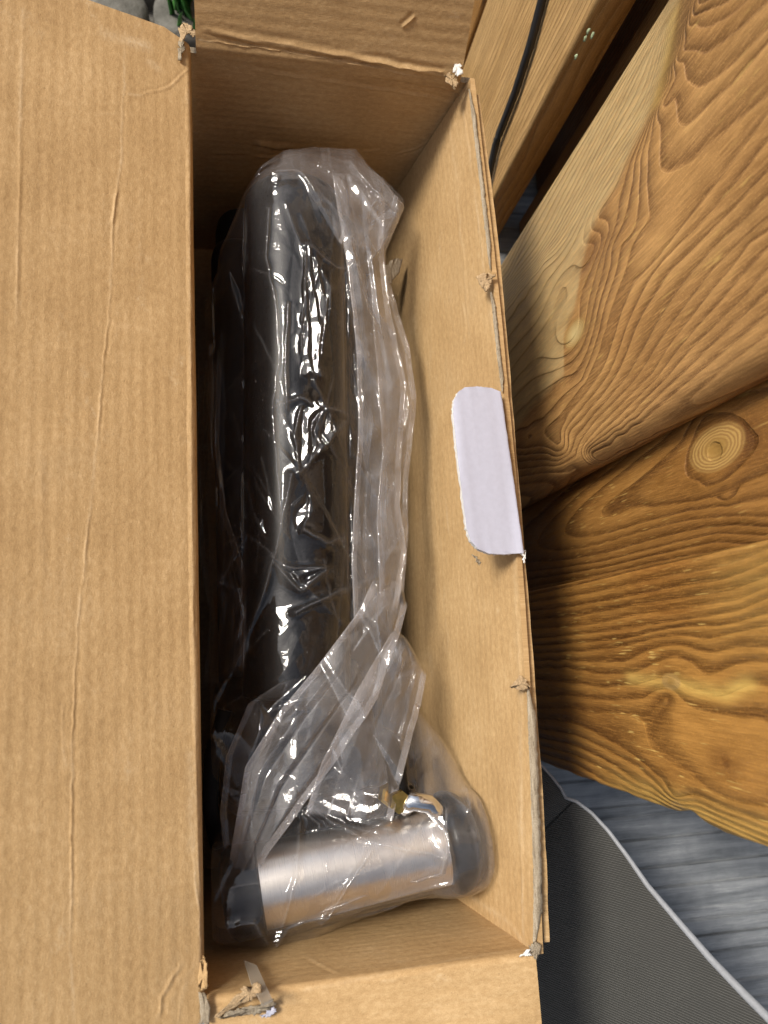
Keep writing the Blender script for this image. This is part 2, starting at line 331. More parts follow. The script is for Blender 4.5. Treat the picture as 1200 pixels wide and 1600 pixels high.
# grain: a few growth-ring lines of each board are laid down by hand, the field between them is interpolated (thin-plate spline)
def grain_field(lines, X, tr, lam=2e-5):
    pts, val = [], []
    for v_, ln in lines:
        L = np.array(ln, float); n_ = max(len(L), int(np.linalg.norm(np.diff(L, axis=0), axis=1).sum()/75)+1) if len(L) > 1 else 1
        for q in (wiggle(L, n_, 0, 1) if len(L) > 1 else L):
            w = PX(*tr(*q), X); pts.append((w[1]*10, w[2]*5)); val.append(v_)
    pts = np.array(pts); val = np.array(val); n_ = len(pts)
    K = lambda a, b: (lambda r2: .5*r2*np.log(r2+1e-12))(((a[:, None]-b[None])**2).sum(2))
    A = np.zeros((n_+3, n_+3)); A[:n_, :n_] = K(pts, pts)+lam*np.eye(n_); A[:n_, n_] = 1; A[:n_, n_+1:] = pts; A[n_:, :n_] = A[:n_, n_:].T
    c = np.linalg.solve(A, np.concatenate([val, [0, 0, 0]]))
    def f(s, t):
        out = np.zeros(len(s))
        for k in range(0, len(s), 20000):
            q = np.stack([s[k:k+20000]*10, np.clip(t[k:k+20000], -.24, .27)*5], 1); out[k:k+20000] = K(q, pts)@c[:n_]+c[n_]+q@c[n_+1:]
        return out
    return f
def soft_poly(s, t, line, w):
    D, _ = polydist(np.stack([s, t*.5], 1), np.array([(a, b*.5) for a, b in line])); return np.exp(-(D/w)**2)
c1 = lambda x, y: (760+x*.36667, y*.36667)
c2 = lambda x, y: (x, y+1036.4)                                    # second tracing sheet, in the first one's units
def sh2(ln): return [c2(*q) for q in ln]
G1 = [(17, [(895, -20), (955, 38), (1040, 0)]), (18, [(868, 40), (890, 105), (910, 123), (980, 100), (1060, 50), (1110, 0)]), (19, [(845, 130), (865, 215), (885, 243), (950, 215), (1040, 150), (1130, 70), (1200, 0)]), (20, [(828, 190), (845, 320), (880, 375), (950, 350), (1050, 270), (1130, 190), (1200, 120)]),
 (21, [(798, 260), (805, 420), (825, 528), (870, 515), (960, 430), (1060, 340), (1150, 240), (1200, 180)]), (22, [(735, 450), (745, 600), (745, 705), (790, 715), (870, 680), (970, 590), (1080, 500), (1200, 400)]),
 (23, [(1200, 480), (1080, 640), (960, 800), (850, 940), (720, 1110)]+sh2([(620, 170), (570, 300), (540, 400), (500, 520), (440, 620), (370, 700), (322, 780), (316, 840)])), (23, [(690, 640), (685, 820), (700, 930), (625, 1036)]+sh2([(600, 100), (545, 250), (505, 370), (480, 470), (430, 580), (370, 660), (310, 740), (250, 800), (110, 850)])),
 (24, [(1200, 590), (1050, 790), (920, 940), (800, 1060)]+sh2([(720, 110), (650, 230), (600, 340), (570, 430), (530, 540), (460, 640), (390, 720), (335, 800), (322, 880)])), (24, [(655, 700), (650, 900), (620, 1000), (580, 1036)]+sh2([(545, 150), (500, 280), (475, 400), (440, 500), (400, 590), (330, 650), (250, 740), (110, 820)])),
 (25, [(1200, 720), (1060, 880), (930, 1010)]+sh2([(780, 120), (700, 240), (640, 340), (600, 450), (560, 550), (490, 650), (410, 740), (350, 820), (338, 895), (250, 900), (110, 900)])), (25, [(625, 760), (600, 900), (560, 1010), (540, 1036)]+sh2([(525, 120), (480, 260), (460, 360), (430, 460), (390, 540), (300, 590), (190, 670), (90, 770)])),
 (26, [(1200, 830), (1080, 950), (960, 1060)]+sh2([(850, 150), (790, 230), (720, 340), (670, 440), (600, 560), (520, 660), (440, 750), (380, 830), (350, 910), (270, 925), (110, 930)])), (27, [(1200, 930), (1100, 1010)]+sh2([(960, 110), (870, 230), (780, 350), (720, 440), (640, 570), (560, 660), (460, 760), (400, 840), (370, 920), (280, 950), (115, 965)])),
 (28, sh2([(1120, 0), (1060, 80), (950, 210), (850, 340), (780, 430), (700, 560), (600, 660), (500, 760), (420, 850), (390, 930), (280, 975)])), (29, sh2([(1200, 20), (1100, 120), (1000, 240), (900, 350), (800, 470), (720, 580), (640, 660), (540, 760), (440, 850), (410, 925)])), (30, sh2([(1200, 110), (1100, 220), (980, 340), (860, 460), (760, 580), (680, 660), (580, 760), (460, 850)])),
 (31, sh2([(1200, 200), (1080, 320), (960, 430), (840, 550), (740, 640), (620, 760), (500, 840)])), (32, sh2([(1200, 300), (1080, 400), (950, 510), (820, 620), (700, 720), (560, 810), (430, 900)])),
 (27, [(820, 20), (772, 250), (722, 420), (680, 520), (640, 600), (592, 700), (550, 800), (478, 920), (520, 985)]), (28, sh2([(320, 200), (290, 300), (200, 420), (90, 560)])), (29, sh2([(300, 170), (220, 330), (100, 470)])), (30, sh2([(285, 130), (200, 270), (70, 430)])), (31, sh2([(265, 100), (150, 260), (60, 380)])), (32.5, sh2([(245, 80), (130, 220), (50, 330)])),
 (36, [(740, 120), (610, 400), (520, 580), (400, 820), (300, 1000), (200, 1140)]+sh2([(60, 260)])), (42, [(748, 10), (600, 275), (440, 560), (300, 800), (90, 1180)]), (28.4, sh2([(370, 380)])), (29.2, [(450, 1060)])]
f1 = grain_field([(v+.92, l) for v, l in G1], .225, c1)
BND = [PX(*c1(*q), .225)[1:] for q in [(830, -40), (820, 20), (772, 250), (722, 420), (680, 520), (640, 600), (592, 700), (550, 800), (478, 920), (440, 1000)]+sh2([(400, 130), (380, 260), (330, 400), (330, 560), (200, 700), (90, 830)])]
_k = np.argsort([b[1] for b in BND]); _bt = np.array([BND[i][1] for i in _k]); _bs = np.array([BND[i][0] for i in _k])
def p1_phi(s, t): return f1(s, t)
def p1_sap(s, t): return np.clip((s-np.interp(t, _bt, _bs)-.002*vnoise(s*0, t, 60, 3)+.003)/.008, 0, 1)*.95
K1 = PX(*c1(*c2(375, 385)), .225); K1b = PX(*c1(450, 1070), .225)
def p1_knot(s, t): return gk(s, t, K1[1], K1[2], .0085, .0175)
def p1_gold(s, t): return gk(s, t, K1[1], K1[2], .0062, .0125)+.55*soft_poly(s, t, [PX(*c1(*q), .225)[1:] for q in ((800, 60), (770, 260), (725, 430))], .0035)
def p1_dark(s, t): return .55*gk(s, t, K1b[1], K1b[2], .010, .020)
board(.114, .331, .225, .018, p1_phi, WOOD_A, ny=200, sap=p1_sap, knot=p1_knot, rad=.004, radlo=.012, gold=p1_gold, dark=p1_dark)
# the recessed board between the two
c3 = lambda x, y: (800+x/3, 560+y/3)
G2 = [(10, [(800, 380), (720, 470), (580, 590), (470, 682), (560, 690), (740, 685), (900, 660), (1050, 600), (1200, 530)]), (11, [(840, 250), (700, 390), (560, 500), (420, 610), (300, 720), (250, 805), (270, 835), (350, 840), (480, 810), (640, 760), (840, 710), (1000, 690), (1200, 650)]),
 (12, [(700, 300), (560, 440), (400, 570), (260, 690), (170, 780), (115, 865), (150, 895), (250, 900), (400, 870), (600, 810), (800, 760), (1000, 740), (1200, 740)]), (13, [(560, 330), (380, 520), (200, 660), (60, 800)]), (13, [(60, 950), (200, 950), (400, 920), (650, 850), (850, 800), (1050, 780), (1200, 790)]), (14, [(50, 1000), (250, 980), (450, 945), (700, 880), (950, 820), (1200, 830)]), (15, [(50, 1040), (250, 1010), (450, 975), (650, 925), (900, 870)]),
 (9.0, [(820, 490), (850, 580), (920, 600), (1000, 570), (1090, 480), (1140, 400), (1090, 300), (1000, 255), (900, 275), (840, 380), (820, 490)]), (8, [(955, 420)]), (10, [(1200, 140), (1100, 160), (1000, 180), (880, 240)]), (11, [(1200, 60), (1050, 90), (900, 170)]), (9.4, [(650, 640), (760, 560), (1000, 640)])]
f2 = grain_field([(v+.92, l) for v, l in G2], .248, c3); K2 = PX(*c3(955, 420), .248)
board(.02, .145, .248, .022, f2, WOOD_B, knot=lambda s, t: gk(s, t, K2[1], K2[2], .0122, .0255), dark=lambda s, t: .7*gk(s, t, K2[1], K2[2]+.03, .010, .018))
# the lower proud board with the waney end
c4 = lambda x, y: (800+x/3, 840+y/3)
G3 = [(0, [(50, 280), (300, 222), (600, 142), (900, 70), (1200, -20)]), (1, [(50, 310), (250, 280), (500, 230), (700, 185), (900, 150), (1050, 110), (1200, 50)]), (2, [(50, 350), (300, 320), (560, 270), (800, 220), (1000, 190), (1200, 110)]), (3, [(50, 390), (300, 365), (600, 310), (850, 270), (1000, 250), (1200, 180)]), (4, [(50, 430), (350, 410), (620, 350), (850, 320), (1050, 290), (1200, 230)]),
 (5, [(50, 480), (350, 450), (560, 420), (700, 400), (900, 370), (1050, 340), (1200, 280)]), (6, [(50, 510), (350, 490), (550, 470), (700, 430), (850, 410), (1000, 410), (1200, 350)]), (7, [(50, 545), (350, 530), (550, 500), (680, 465), (800, 455), (900, 475), (1050, 440), (1200, 410)]), (8, [(60, 575), (300, 580), (520, 580), (620, 530), (720, 500), (830, 510), (920, 540), (1050, 510), (1200, 510)]),
 (9, [(100, 610), (250, 605), (430, 640), (580, 630), (660, 590), (720, 560), (790, 560), (860, 595), (920, 645), (990, 610), (1080, 580), (1200, 580)]), (10, [(100, 660), (250, 680), (450, 700), (600, 680), (690, 655)]), (10, [(800, 690), (880, 720), (960, 740), (1050, 710), (1100, 680), (1200, 690)]), (11, [(100, 745), (250, 740), (450, 760), (600, 755), (690, 710)]), (11, [(790, 750), (880, 810), (1000, 825), (1200, 850)]),
 (11.4, [(760, 830), (850, 930), (1000, 930), (1150, 960)]), (11.45, [(820, 1000), (950, 1000)]), (12, [(720, 750), (650, 820), (630, 900), (660, 960), (740, 1030), (830, 1090), (900, 1160), (1020, 1230), (1200, 1260)]), (12, [(110, 800), (300, 800)]), (12.45, [(450, 850), (560, 880)]), (13, [(100, 840), (300, 870), (420, 930), (560, 1010), (700, 1130), (760, 1210)]), (14, [(100, 890), (300, 925), (450, 995), (600, 1080), (700, 1180)]), (15, [(100, 930), (300, 975), (450, 1050), (600, 1150)]), (16, [(100, 962), (300, 1020), (480, 1110)]), (17, [(110, 1000), (300, 1060), (450, 1150)]), (18, [(650, 1250), (850, 1330), (1200, 1500)]), (14, [(860, 1240), (1000, 1300), (1200, 1380)]), (11.5, [(1150, 1120)])]
f3 = grain_field([(v+.92, l) for v, l in G3], .225, c4); K3 = PX(*c4(745, 675), .225); K3b = PX(1058, 1261, .225); D3 = PX(*c4(1000, 1060), .225)
def p3_knot(s, t): return np.maximum(gk(s, t, K3[1], K3[2], .0046, .0100), gk(s, t, K3b[1], K3b[2], .0032, .007))
def p3_edge(z): return .0022*vnoise(z*0, z, 30, 41)+.004*np.exp(-((z-K3b[2]-.012)/.012)**2)
def p3_gold(s, t):
    q = lambda L: [PX(*c4(*p_), .225)[1:] for p_ in L]
    return np.minimum(1, .75*soft_poly(s, t, q([(560, 660), (690, 680)]), .004)+.9*soft_poly(s, t, q([(780, 690), (860, 710), (1000, 735), (1100, 690)]), .0042)+.6*np.exp(-((s+.097)/.010)**2)*np.clip((t+.08)/.08, 0, 1)+.25*gk(s, t, .02, .13, .03, .05))
def p3_dark(s, t): return np.minimum(1, .9*gk(s, t, D3[1], D3[2], .0075, .014)+.5*gk(s, t, PX(*c4(270, 800), .225)[1], PX(*c4(270, 800), .225)[2], .009, .05))
board(-.101, .037, .225, .018, f3, WOOD_C, ny=180, knot=p3_knot, edge=p3_edge, gold=p3_gold, dark=p3_dark)
# boards beyond the broad one
plain = lambda c, f0, sd_: (lambda s, t: (s-c)*f0+1.6*vnoise(s, t*.15, 18, sd_, 2)+.6*vnoise(s, t*.2, 70, sd_+1, 1))
board(.20, .420, .277, .020, plain(.3, 420, 51), WOOD_D, ny=120, nz=200)
board(.445, .57, .300, .022, plain(.3, 260, 51), WOOD_B, ny=60, nz=200)
board(.398, .580, .225, .026, plain(.4, 190, 53), WOOD_D, ny=110, nz=260)
board(.565, .665, .251, .022, plain(.5, 250, 55), WOOD_B, ny=50, nz=160)
board(.590, .770, .225, .026, plain(.6, 230, 57), WOOD_B, ny=80, nz=200)
board(.755, .860, .251, .022, plain(.7, 250, 58), WOOD_B, ny=40, nz=100)
board(.800, .960, .225, .026, plain(.8, 230, 59), WOOD_D, ny=60, nz=120)
# small lichen flakes on the arris of the board beyond
lm = simple('green_lichen', (.30, .36, .22), .9, .1, .4, 900, .0005)
for (x_, y_) in ((918, 48), (924, 56), (899, 88), (913, 60)):
    c = PX(x_, y_, .2242); n = 9; V = [c]+[c+np.array([random.uniform(-.0002, .0004), math.cos(6.28*k/n)*.0016*random.uniform(.5, 1.2), math.sin(6.28*k/n)*.0026*random.uniform(.5, 1.2)]) for k in range(n)]
    V = V+[v+np.array([.0009, 0, 0]) for v in V[1:]]
    F = [(0, 1+(k+1) % n, 1+k) for k in range(n)]+[(1+k, 1+(k+1) % n, 1+n+(k+1) % n, 1+n+k) for k in range(n)]
    meshobj('lichen_flake', V, F, lm, fence)
# black cable hanging down the fence
cm = NB('black_cable_sheath'); cm.principled((.012, .012, .013), .38, spec=.5); cm = cm.m
cpath = [(878, -120, .2205), (862, -55, .2205), (847, 0, .2205), (829, 69, .2203), (806, 142, .2203), (776, 220, .2203), (760, 290, .2200), (752, 345, .2190), (748, 400, .218), (745, 450, .2165)]
pts = wiggle([PX(*c) for c in cpath], 60, 0, 1); pts[:, 0] = np.clip(pts[:, 0], .214, .2212)
V, F = tube(pts, .0033, 14); cab = meshobj('black_cable', V, F, cm); cab['label'] = 'thin black cable hanging down the pale board behind the box'; cab['category'] = 'cable'

# ------------------------------------------------------------------ cardboard box
box = thing('cardboard_box', (.05, .1, GZ+.001), 'open brown corrugated cardboard box with worn flaps beside the timber fence', 'box')
class Panel:
    """corrugated sheet: corner points A (u0 v0), B (u1 v0), C (u1 v1), D (u0 v1); front side is where cross(u, v) points; u runs along the flutes"""
    def __init__(s, A, B, C, D): s.A, s.B, s.C, s.D = [np.asarray(p, float) for p in (A, B, C, D)]; s.Lu = np.linalg.norm(s.B-s.A); s.Lv = np.linalg.norm(s.D-s.A); s.n = np.cross(s.B-s.A, s.D-s.A); s.n /= np.linalg.norm(s.n)
    def at(s, u, v): u = np.asarray(u)[..., None]; v = np.asarray(v)[..., None]; return (s.A*(1-u)+s.B*u)*(1-v)+(s.D*(1-u)+s.C*u)*v
    def uv(s, x, y):
        r = _ray((x, y)); t = ((s.A-EYE)@s.n)/(r@s.n); p = EYE+r*t-s.A; eu = (s.B-s.A)/s.Lu; w = s.D-s.A; ev = w-eu*(w@eu); ev /= np.linalg.norm(ev)
        return np.array([p@eu, p@ev])                               # metres
    def build(s, name, nu, nv, th, disp=None, wear=None, mats=None, parent=None, shape=None, back=2):
        u = np.linspace(0, 1, nu); v = np.linspace(0, 1, nv); U, Vv = np.meshgrid(u, v, indexing='ij'); p = s.at(U, Vv).reshape(-1, 3)
        mu = np.stack([U.ravel()*s.Lu, Vv.ravel()*s.Lv], 1)
        if shape is not None: p = shape(p, mu)
        d = disp(mu) if disp is not None else np.zeros(len(mu)); p = p+d[:, None]*s.n
        w = wear(mu) if wear is not None else np.zeros(len(mu))
        F = gridfaces(nu, nv); idx = np.arange(nu*nv).reshape(nu, nv)
        ring = np.concatenate([idx[:, 0], idx[-1, 1:], idx[-2::-1, -1], idx[0, -2:0:-1]]); m = len(ring); N0 = len(p)
        g_ = p.reshape(nu, nv, 3); nl = np.cross(np.gradient(g_, axis=0), np.gradient(g_, axis=1)).reshape(-1, 3); nl /= np.linalg.norm(nl, axis=1)[:, None]+1e-12; nr = nl[ring]
        V = np.concatenate([p, p[ring]-nr*th*.5+(vnoise(mu[ring, 0], mu[ring, 1], 300, 9)*.0006)[:, None]*nr, p[ring]-nr*th]); k = np.arange(m); k2 = (k+1) % m
        S1 = np.stack([ring[k2], ring[k], N0+k, N0+k2], 1); S2 = np.stack([N0+k2, N0+k, N0+m+k, N0+m+k2], 1)
        F = F.tolist()+S1.tolist()+S2.tolist()+[tuple((N0+m+k)[::1].tolist())]
        mi = [0]*((nu-1)*(nv-1))+[1]*(2*m)+[back]
        a = np.zeros((len(V), 3), np.float32); a[:N0, :2] = mu; a[N0:N0+m, :2] = mu[ring]; a[N0+m:, :2] = mu[ring]; ww = np.zeros(len(V)); ww[:N0] = w
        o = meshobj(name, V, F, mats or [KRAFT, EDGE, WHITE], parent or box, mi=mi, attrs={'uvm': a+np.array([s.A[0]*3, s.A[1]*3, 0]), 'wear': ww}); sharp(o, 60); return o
def polydist_s(p, line):
    """as polydist, plus the fraction of the length at the nearest point"""
    L = np.asarray(line, float); sl = np.linalg.norm(np.diff(L, axis=0), axis=1); cum = np.concatenate([[0], np.cumsum(sl)]); best = np.full(len(p), 1e9); side = np.zeros(len(p)); fr = np.zeros(len(p))
    lo, hi = L.min(0)-.012, L.max(0)+.012; m0 = np.nonzero(((p > lo) & (p < hi)).all(1))[0]; pp = p[m0]; B = best[m0]; Sd = side[m0]; Fr = fr[m0]
    for k, (a, b) in enumerate(zip(L[:-1], L[1:])):
        ab = b-a; t = np.clip(((pp-a)@ab)/(ab@ab+1e-12), 0, 1); d = np.linalg.norm(pp-a-t[:, None]*ab, axis=1); sg = np.sign(ab[0]*(pp[:, 1]-a[1])-ab[1]*(pp[:, 0]-a[0])); m = d < B
        B[m] = d[m]; Sd[m] = sg[m]; Fr[m] = (cum[k]+t[m]*sl[k])/cum[-1]
    best[m0] = B; side[m0] = Sd; fr[m0] = Fr; return best, side, fr, cum[-1]
def creases(panel, lines, gain=1.0):
    """lines: (pixel polyline, height, width, step, wear, jitter px); returns displacement and wear functions"""
    L = []
    for i, (ln, h, w, st, we, jit) in enumerate(lines):
        q = wiggle(ln, max(3, int(np.linalg.norm(np.diff(np.asarray(ln, float), axis=0), axis=1).sum()/14)), jit*.8, 100+i)
        L.append((np.array([panel.uv(x, y) for x, y in q]), h, w, st, we, i))
    def disp(mu):
        d0 = .00007; d = .0006*vnoise(mu[:, 0], mu[:, 1], 18, 5, 3)+d0*np.sin(2*math.pi*(mu[:, 1]+.0012*vnoise(mu[:, 0], mu[:, 1], 30, 8))/.0072)*(.6+.6*vnoise(mu[:, 0], mu[:, 1], 25, 13))+.00006*vnoise(mu[:, 0], mu[:, 1], 420, 17, 2)
        for ln, h, w, st, we, i in L:
            D, sg, fr, ll = polydist_s(mu, ln); x = D*sg; ta = np.clip(fr*8, 0, 1)*np.clip((1-fr)*8, 0, 1)*np.clip(.65+.8*vnoise(fr*ll, fr*0, 45, 40+i, 2), .1, 1.3)
            d = d+ta*gain*h*(.50*np.exp(-np.abs(x)/(.55*w))-.38*np.exp(-((x-1.5*w)/(1.1*w))**2))+.45*ta*gain*st*sg*np.exp(-D/(3*w))*np.clip(D/w, 0, 1)
        return d
    def wear(mu):
        o_ = np.zeros(len(mu))
        for ln, h, w, st, we, i in L:
            D, _, fr, ll = polydist_s(mu, ln); o_ = np.maximum(o_, we*np.exp(-(D/(.9*w))**2)*np.clip(.6+1.0*vnoise(fr*ll, fr*0, 60, 60+i, 2), 0, 1.2))
        return o_
    return disp, wear
TH = .0042; FZ = -.25
XL, XR = -.032, .150; XLF = -.060; YN, YF = -.174, .374; XRF = .150+.18*FZ      # right wall leans out towards the rim
# floor panel
Panel((XLF, YN, FZ), (XRF, YN, FZ), (XRF, YF, FZ), (XLF, YF, FZ)).build('floor_panel', 20, 30, TH)
# right wall
pr = Panel((XRF, YF, FZ), (XRF, YN, FZ), (XR, YN, -.001), (XR+.001, YF-.004, -.001))
dl, wl = creases(pr, [([(702, 190), (712, 300), (718, 420), (724, 520)], .0007, .0016, .0003, .25, 1.5), ([(722, 165), (735, 280), (748, 430)], .0009, .0012, .0004, .5, .8), ([(748, 430), (768, 600), (790, 870), (803, 1070), (812, 1340), (822, 1440)], .0006, .0020, .0003, .3, .8),
    ([(805, 1070), (813, 1330), (820, 1470)], .0008, .0012, .0006, .5, .6), ([(716, 470), (722, 520), (717, 530)], .0008, .001, 0, .4, 1.5), ([(735, 880), (742, 950)], .0005, .001, 0, .2, 1), ([(735, 1400), (800, 1445), (826, 1478)], .0007, .002, .0003, .35, 1),
    ([(690, 770), (696, 830)], .0004, .0012, 0, .35, 1), ([(690, 1010), (700, 1030)], .0003, .002, 0, .3, 1)])
def rwall_bow(p, mu): p = p.copy(); t = mu[:, 0]/pr.Lu; v = mu[:, 1]/pr.Lv; p[:, 0] += (.0065*np.sin(math.pi*np.clip(t, 0, 1))*v**2); return p
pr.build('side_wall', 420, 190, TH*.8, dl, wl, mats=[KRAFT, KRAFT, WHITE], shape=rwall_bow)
# left wall: its inner side faces right
pl = Panel((XLF, YN, FZ), (XLF, YF, FZ), (XL-.001, YF, -.0075), (XL-.001, YN, -.0075)); pl.build('side_wall', 60, 30, TH, lambda mu: .0006*vnoise(mu[:, 0], mu[:, 1], 15, 3))
# far end wall (faces the near end)
pf = Panel((XRF, YF, FZ), (XL, YF, FZ), (XL, YF+.004, -.002), (XR, YF-.003, -.002)) ; pf = Panel((XLF-.004, YF, FZ), (XRF+.004, YF, FZ), (XR+.003, YF-.003, -.0075), (XL-.004, YF+.006, -.0075))
class FlipPanel(Panel): pass
pf.n = np.cross(pf.B-pf.A, pf.D-pf.A); pf.n /= np.linalg.norm(pf.n)
dl, wl = creases(pf, [([(300, 78), (420, 92), (560, 110), (700, 135)], -.0016, .0018, .0005, .0, 1.0), ([(300, 93), (430, 110), (580, 128), (690, 150)], .0010, .0016, .0003, .15, 1.0), ([(668, 118), (640, 165), (618, 195), (580, 222), (560, 228)], .0011, .0013, .0004, .2, 2),
    ([(350, 222), (380, 232), (420, 228)], -.0022, .003, 0, 0, 2.5), ([(356, 238), (395, 240), (435, 232)], .0012, .002, .0008, .2, 2.5), ([(500, 225), (540, 220)], .0006, .0015, 0, .1, 1.5), ([(300, 238), (352, 236)], -.0006, .0015, 0, 0, 1)], 2.2)
pf.build('end_wall', 220, 200, TH, dl, wl)
# near end wall
pn = Panel((XRF+.003, YN, FZ), (XLF-.003, YN, FZ), (XL-.003, YN-.002, -.0075), (XR+.002, YN, -.0075))
dl, wl = creases(pn, [([(470, 1530), (600, 1498), (740, 1462)], .0006, .0014, .0003, .1, 1), ([(440, 1545), (395, 1500)], .0006, .0012, 0, .2, 1)])
pn.build('end_wall', 180, 120, TH, dl, wl)
# ---- flaps
def fold(p, d, dr, r=.004, L0=.005):
    """bend the sheet at its hinge: it starts hanging against the wall, turns through an arc and runs on along dr; d is the distance from the sheet's lower edge"""
    dr = np.asarray(dr, float)/np.linalg.norm(dr); h = np.array([dr[0], dr[1], 0]); h /= np.linalg.norm(h); th = math.acos(max(-1, min(1, dr[2]))); z = np.array([0, 0, 1.])
    a = np.clip((d-L0)/r, 0, th); ex = np.maximum(d-L0-r*th, 0)
    q = np.minimum(d-L0, 0)[:, None]*z+(r*(1-np.cos(a)))[:, None]*h+(r*np.sin(a))[:, None]*z+ex[:, None]*dr-r*math.sin(th)*z
    return p+q-d[:, None]*dr
LFZ = .415                                                     # left flap rises to the left
A_, B_ = np.array([XL+.0008, YN-.012, .0005]), np.array([XL+.0008, YF+.012, .0005])
lw = .1165; dvec = np.array([-1, 0, LFZ]); dvec /= np.linalg.norm(dvec)
pfl = Panel(A_, B_, B_+dvec*lw*1.02+np.array([0, -.002, 0]), A_+dvec*lw*1.02)
lines = [([(176, 40), (172, 160), (168, 250), (160, 300), (155, 340), (150, 480), (140, 560), (128, 700), (110, 860), (95, 1010), (88, 1160), (86, 1330), (84, 1480), (90, 1600)], .0012, .0009, .0008, .35, 1.0),
    ([(165, 285), (160, 310), (152, 345)], .0012, .0014, .0006, .25, 2), ([(182, 138), (222, 136), (255, 122), (268, 105), (285, 92)], .0011, .0009, .0006, .35, 2.0), ([(130, 170), (165, 168)], .0004, .001, 0, .15, 1),
    ([(281, 60), (280, 250), (279, 500), (280, 800), (283, 1100), (290, 1380), (296, 1560)], .0012, .0012, -.0004, .30, .5), ([(270, 60), (272, 300), (273, 700), (276, 1000), (282, 1250)], -.0008, .0016, 0, 0, .5), ([(290, 130), (290, 500), (293, 1000), (300, 1400)], -.0009, .0008, 0, 0, .3),
    ([(280, 1330), (287, 1400), (294, 1480)], .0010, .0009, .0005, .5, 1.5), ([(262, 1505), (238, 1545), (222, 1600)], .0016, .0014, .0009, .25, 2), ([(285, 1500), (262, 1560), (255, 1610)], .0014, .0014, .0007, .25, 2),
    ([(150, 45), (210, 62)], .0005, .004, 0, .55, 2), ([(216, 88), (226, 96)], .0003, .003, 0, .5, 1), ([(100, 625), (115, 632), (122, 626)], .0011, .0012, .0004, .1, 1), ([(277, 1180), (280, 1330)], .0004, .003, 0, .35, 1),
    ([(14, 0), (8, 200), (2, 500)], .0009, .0012, .0005, .35, .8), ([(72, 1100), (74, 1170), (78, 1200)], .0010, .001, .0005, .3, 1.5), ([(200, 380), (206, 480)], .0003, .0012, 0, .08, 1), ([(58, 1180), (50, 1270)], .0004, .002, 0, .1, 2), ([(40, 700), (44, 900)], .0005, .002, 0, .1, .8)]
dl, wl = creases(pfl, lines, .6)
def lflap_shape(p, mu):
    p = fold(p, mu[:, 1], dvec); t = mu[:, 0]/pfl.Lu; e = mu[:, 1]/pfl.Lv           # rolls down into the fold
    far = np.clip((mu[:, 0]-(pfl.Lu-.03))/.03, 0, 1); p[:, 1] -= far*.020*np.clip(.2-e, 0, .2)*2.2
    return p
pfl.build('flap', 640, 300, TH, dl, wl, shape=lflap_shape)
# second panel of the left flap, bent down beyond its outer crease
C_, D_ = pfl.B+dvec*lw*1.02, pfl.A+dvec*lw*1.02
C_ = pfl.C; D_ = pfl.D; d2 = np.array([-.5, 0, .87]); d2 /= np.linalg.norm(d2)
Panel(D_+np.array([0, 0, -.0006]), C_+np.array([0, 0, -.0006]), C_+d2*.02, D_+d2*.02).build('flap_edge', 120, 20, TH, lambda mu: .0006*vnoise(mu[:, 0], mu[:, 1], 20, 4))
# far flap
pt = Panel((XL+.004, YF+.0045, -.0005), (XR-.005, YF-.0045, -.0005), (XR-.005, YF-.003+.046, .082), (XL+.007, YF+.006+.046, .082))
dl, wl = creases(pt, [([(312, 18), (400, 36), (520, 62), (640, 84), (712, 100)], .0014, .0020, .0007, .05, 1.2), ([(310, 28), (420, 52), (560, 74), (700, 104)], -.0013, .0016, 0, 0, 1), ([(310, 38), (450, 58), (580, 82), (690, 112)], .0008, .0007, .0003, .5, .8),
    ([(632, 20), (648, 8), (655, 0)], .0010, .0014, .0005, .1, 1.5), ([(560, 78), (600, 86)], .0006, .001, 0, .2, 2), ([(640, 82), (700, 92)], .0008, .0014, .0005, .2, 2)], 1.8)
pt.build('flap', 300, 200, TH, dl, wl, shape=lambda p, mu: fold(p, mu[:, 1], (0, .046, .083), .004, .007))
# near flap
pb = Panel((XR-.003, YN-.001, -.0015), (XL+.001, YN-.003, -.0015), (XL+.001, YN-.12, .002), (XR-.001, YN-.12, .002)); 
pb = Panel((XL+.001, YN-.12, .002), (XR-.001, YN-.12, .002), (XR-.002, YN+.0012, -.0005), (XL+.001, YN-.0008, -.0005))
dl, wl = creases(pb, [([(480, 1572), (620, 1545), (740, 1515), (828, 1500)], .0010, .0014, .0005, .25, 1.2), ([(460, 1550), (600, 1520), (740, 1490), (825, 1478)], -.0008, .0014, 0, 0, 1), ([(600, 1560), (760, 1525)], .0006, .001, 0, .25, 1.5), ([(776, 1508), (826, 1486)], .0009, .0009, .0004, .4, 1)])
pb.build('flap', 300, 220, TH, dl, wl, shape=lambda p, mu: fold(p, pb.Lv-mu[:, 1], (0, -1, .025)))
# right flap folded right over and hanging down the outside
pg = Panel((XR+.0050, YF-.012, -.095), (XR+.0050, YN+.004, -.095), (XR+.0050, YN+.004, -.0060), (XR+.0050, YF-.012, -.0060))
def rf_shape(p, mu): p = p.copy(); t = mu[:, 0]/pg.Lu; v = mu[:, 1]/pg.Lv; p[:, 0] += .0060*np.sin(math.pi*t)*v + .001*np.sin(9*t)*v; p[:, 2] += .0012*vnoise(t*0, t, 30, 6)*v; return p
pg.build('flap', 160, 20, TH*.8, None, None, mats=[KRAFT, KRAFT, WHITE], shape=rf_shape)
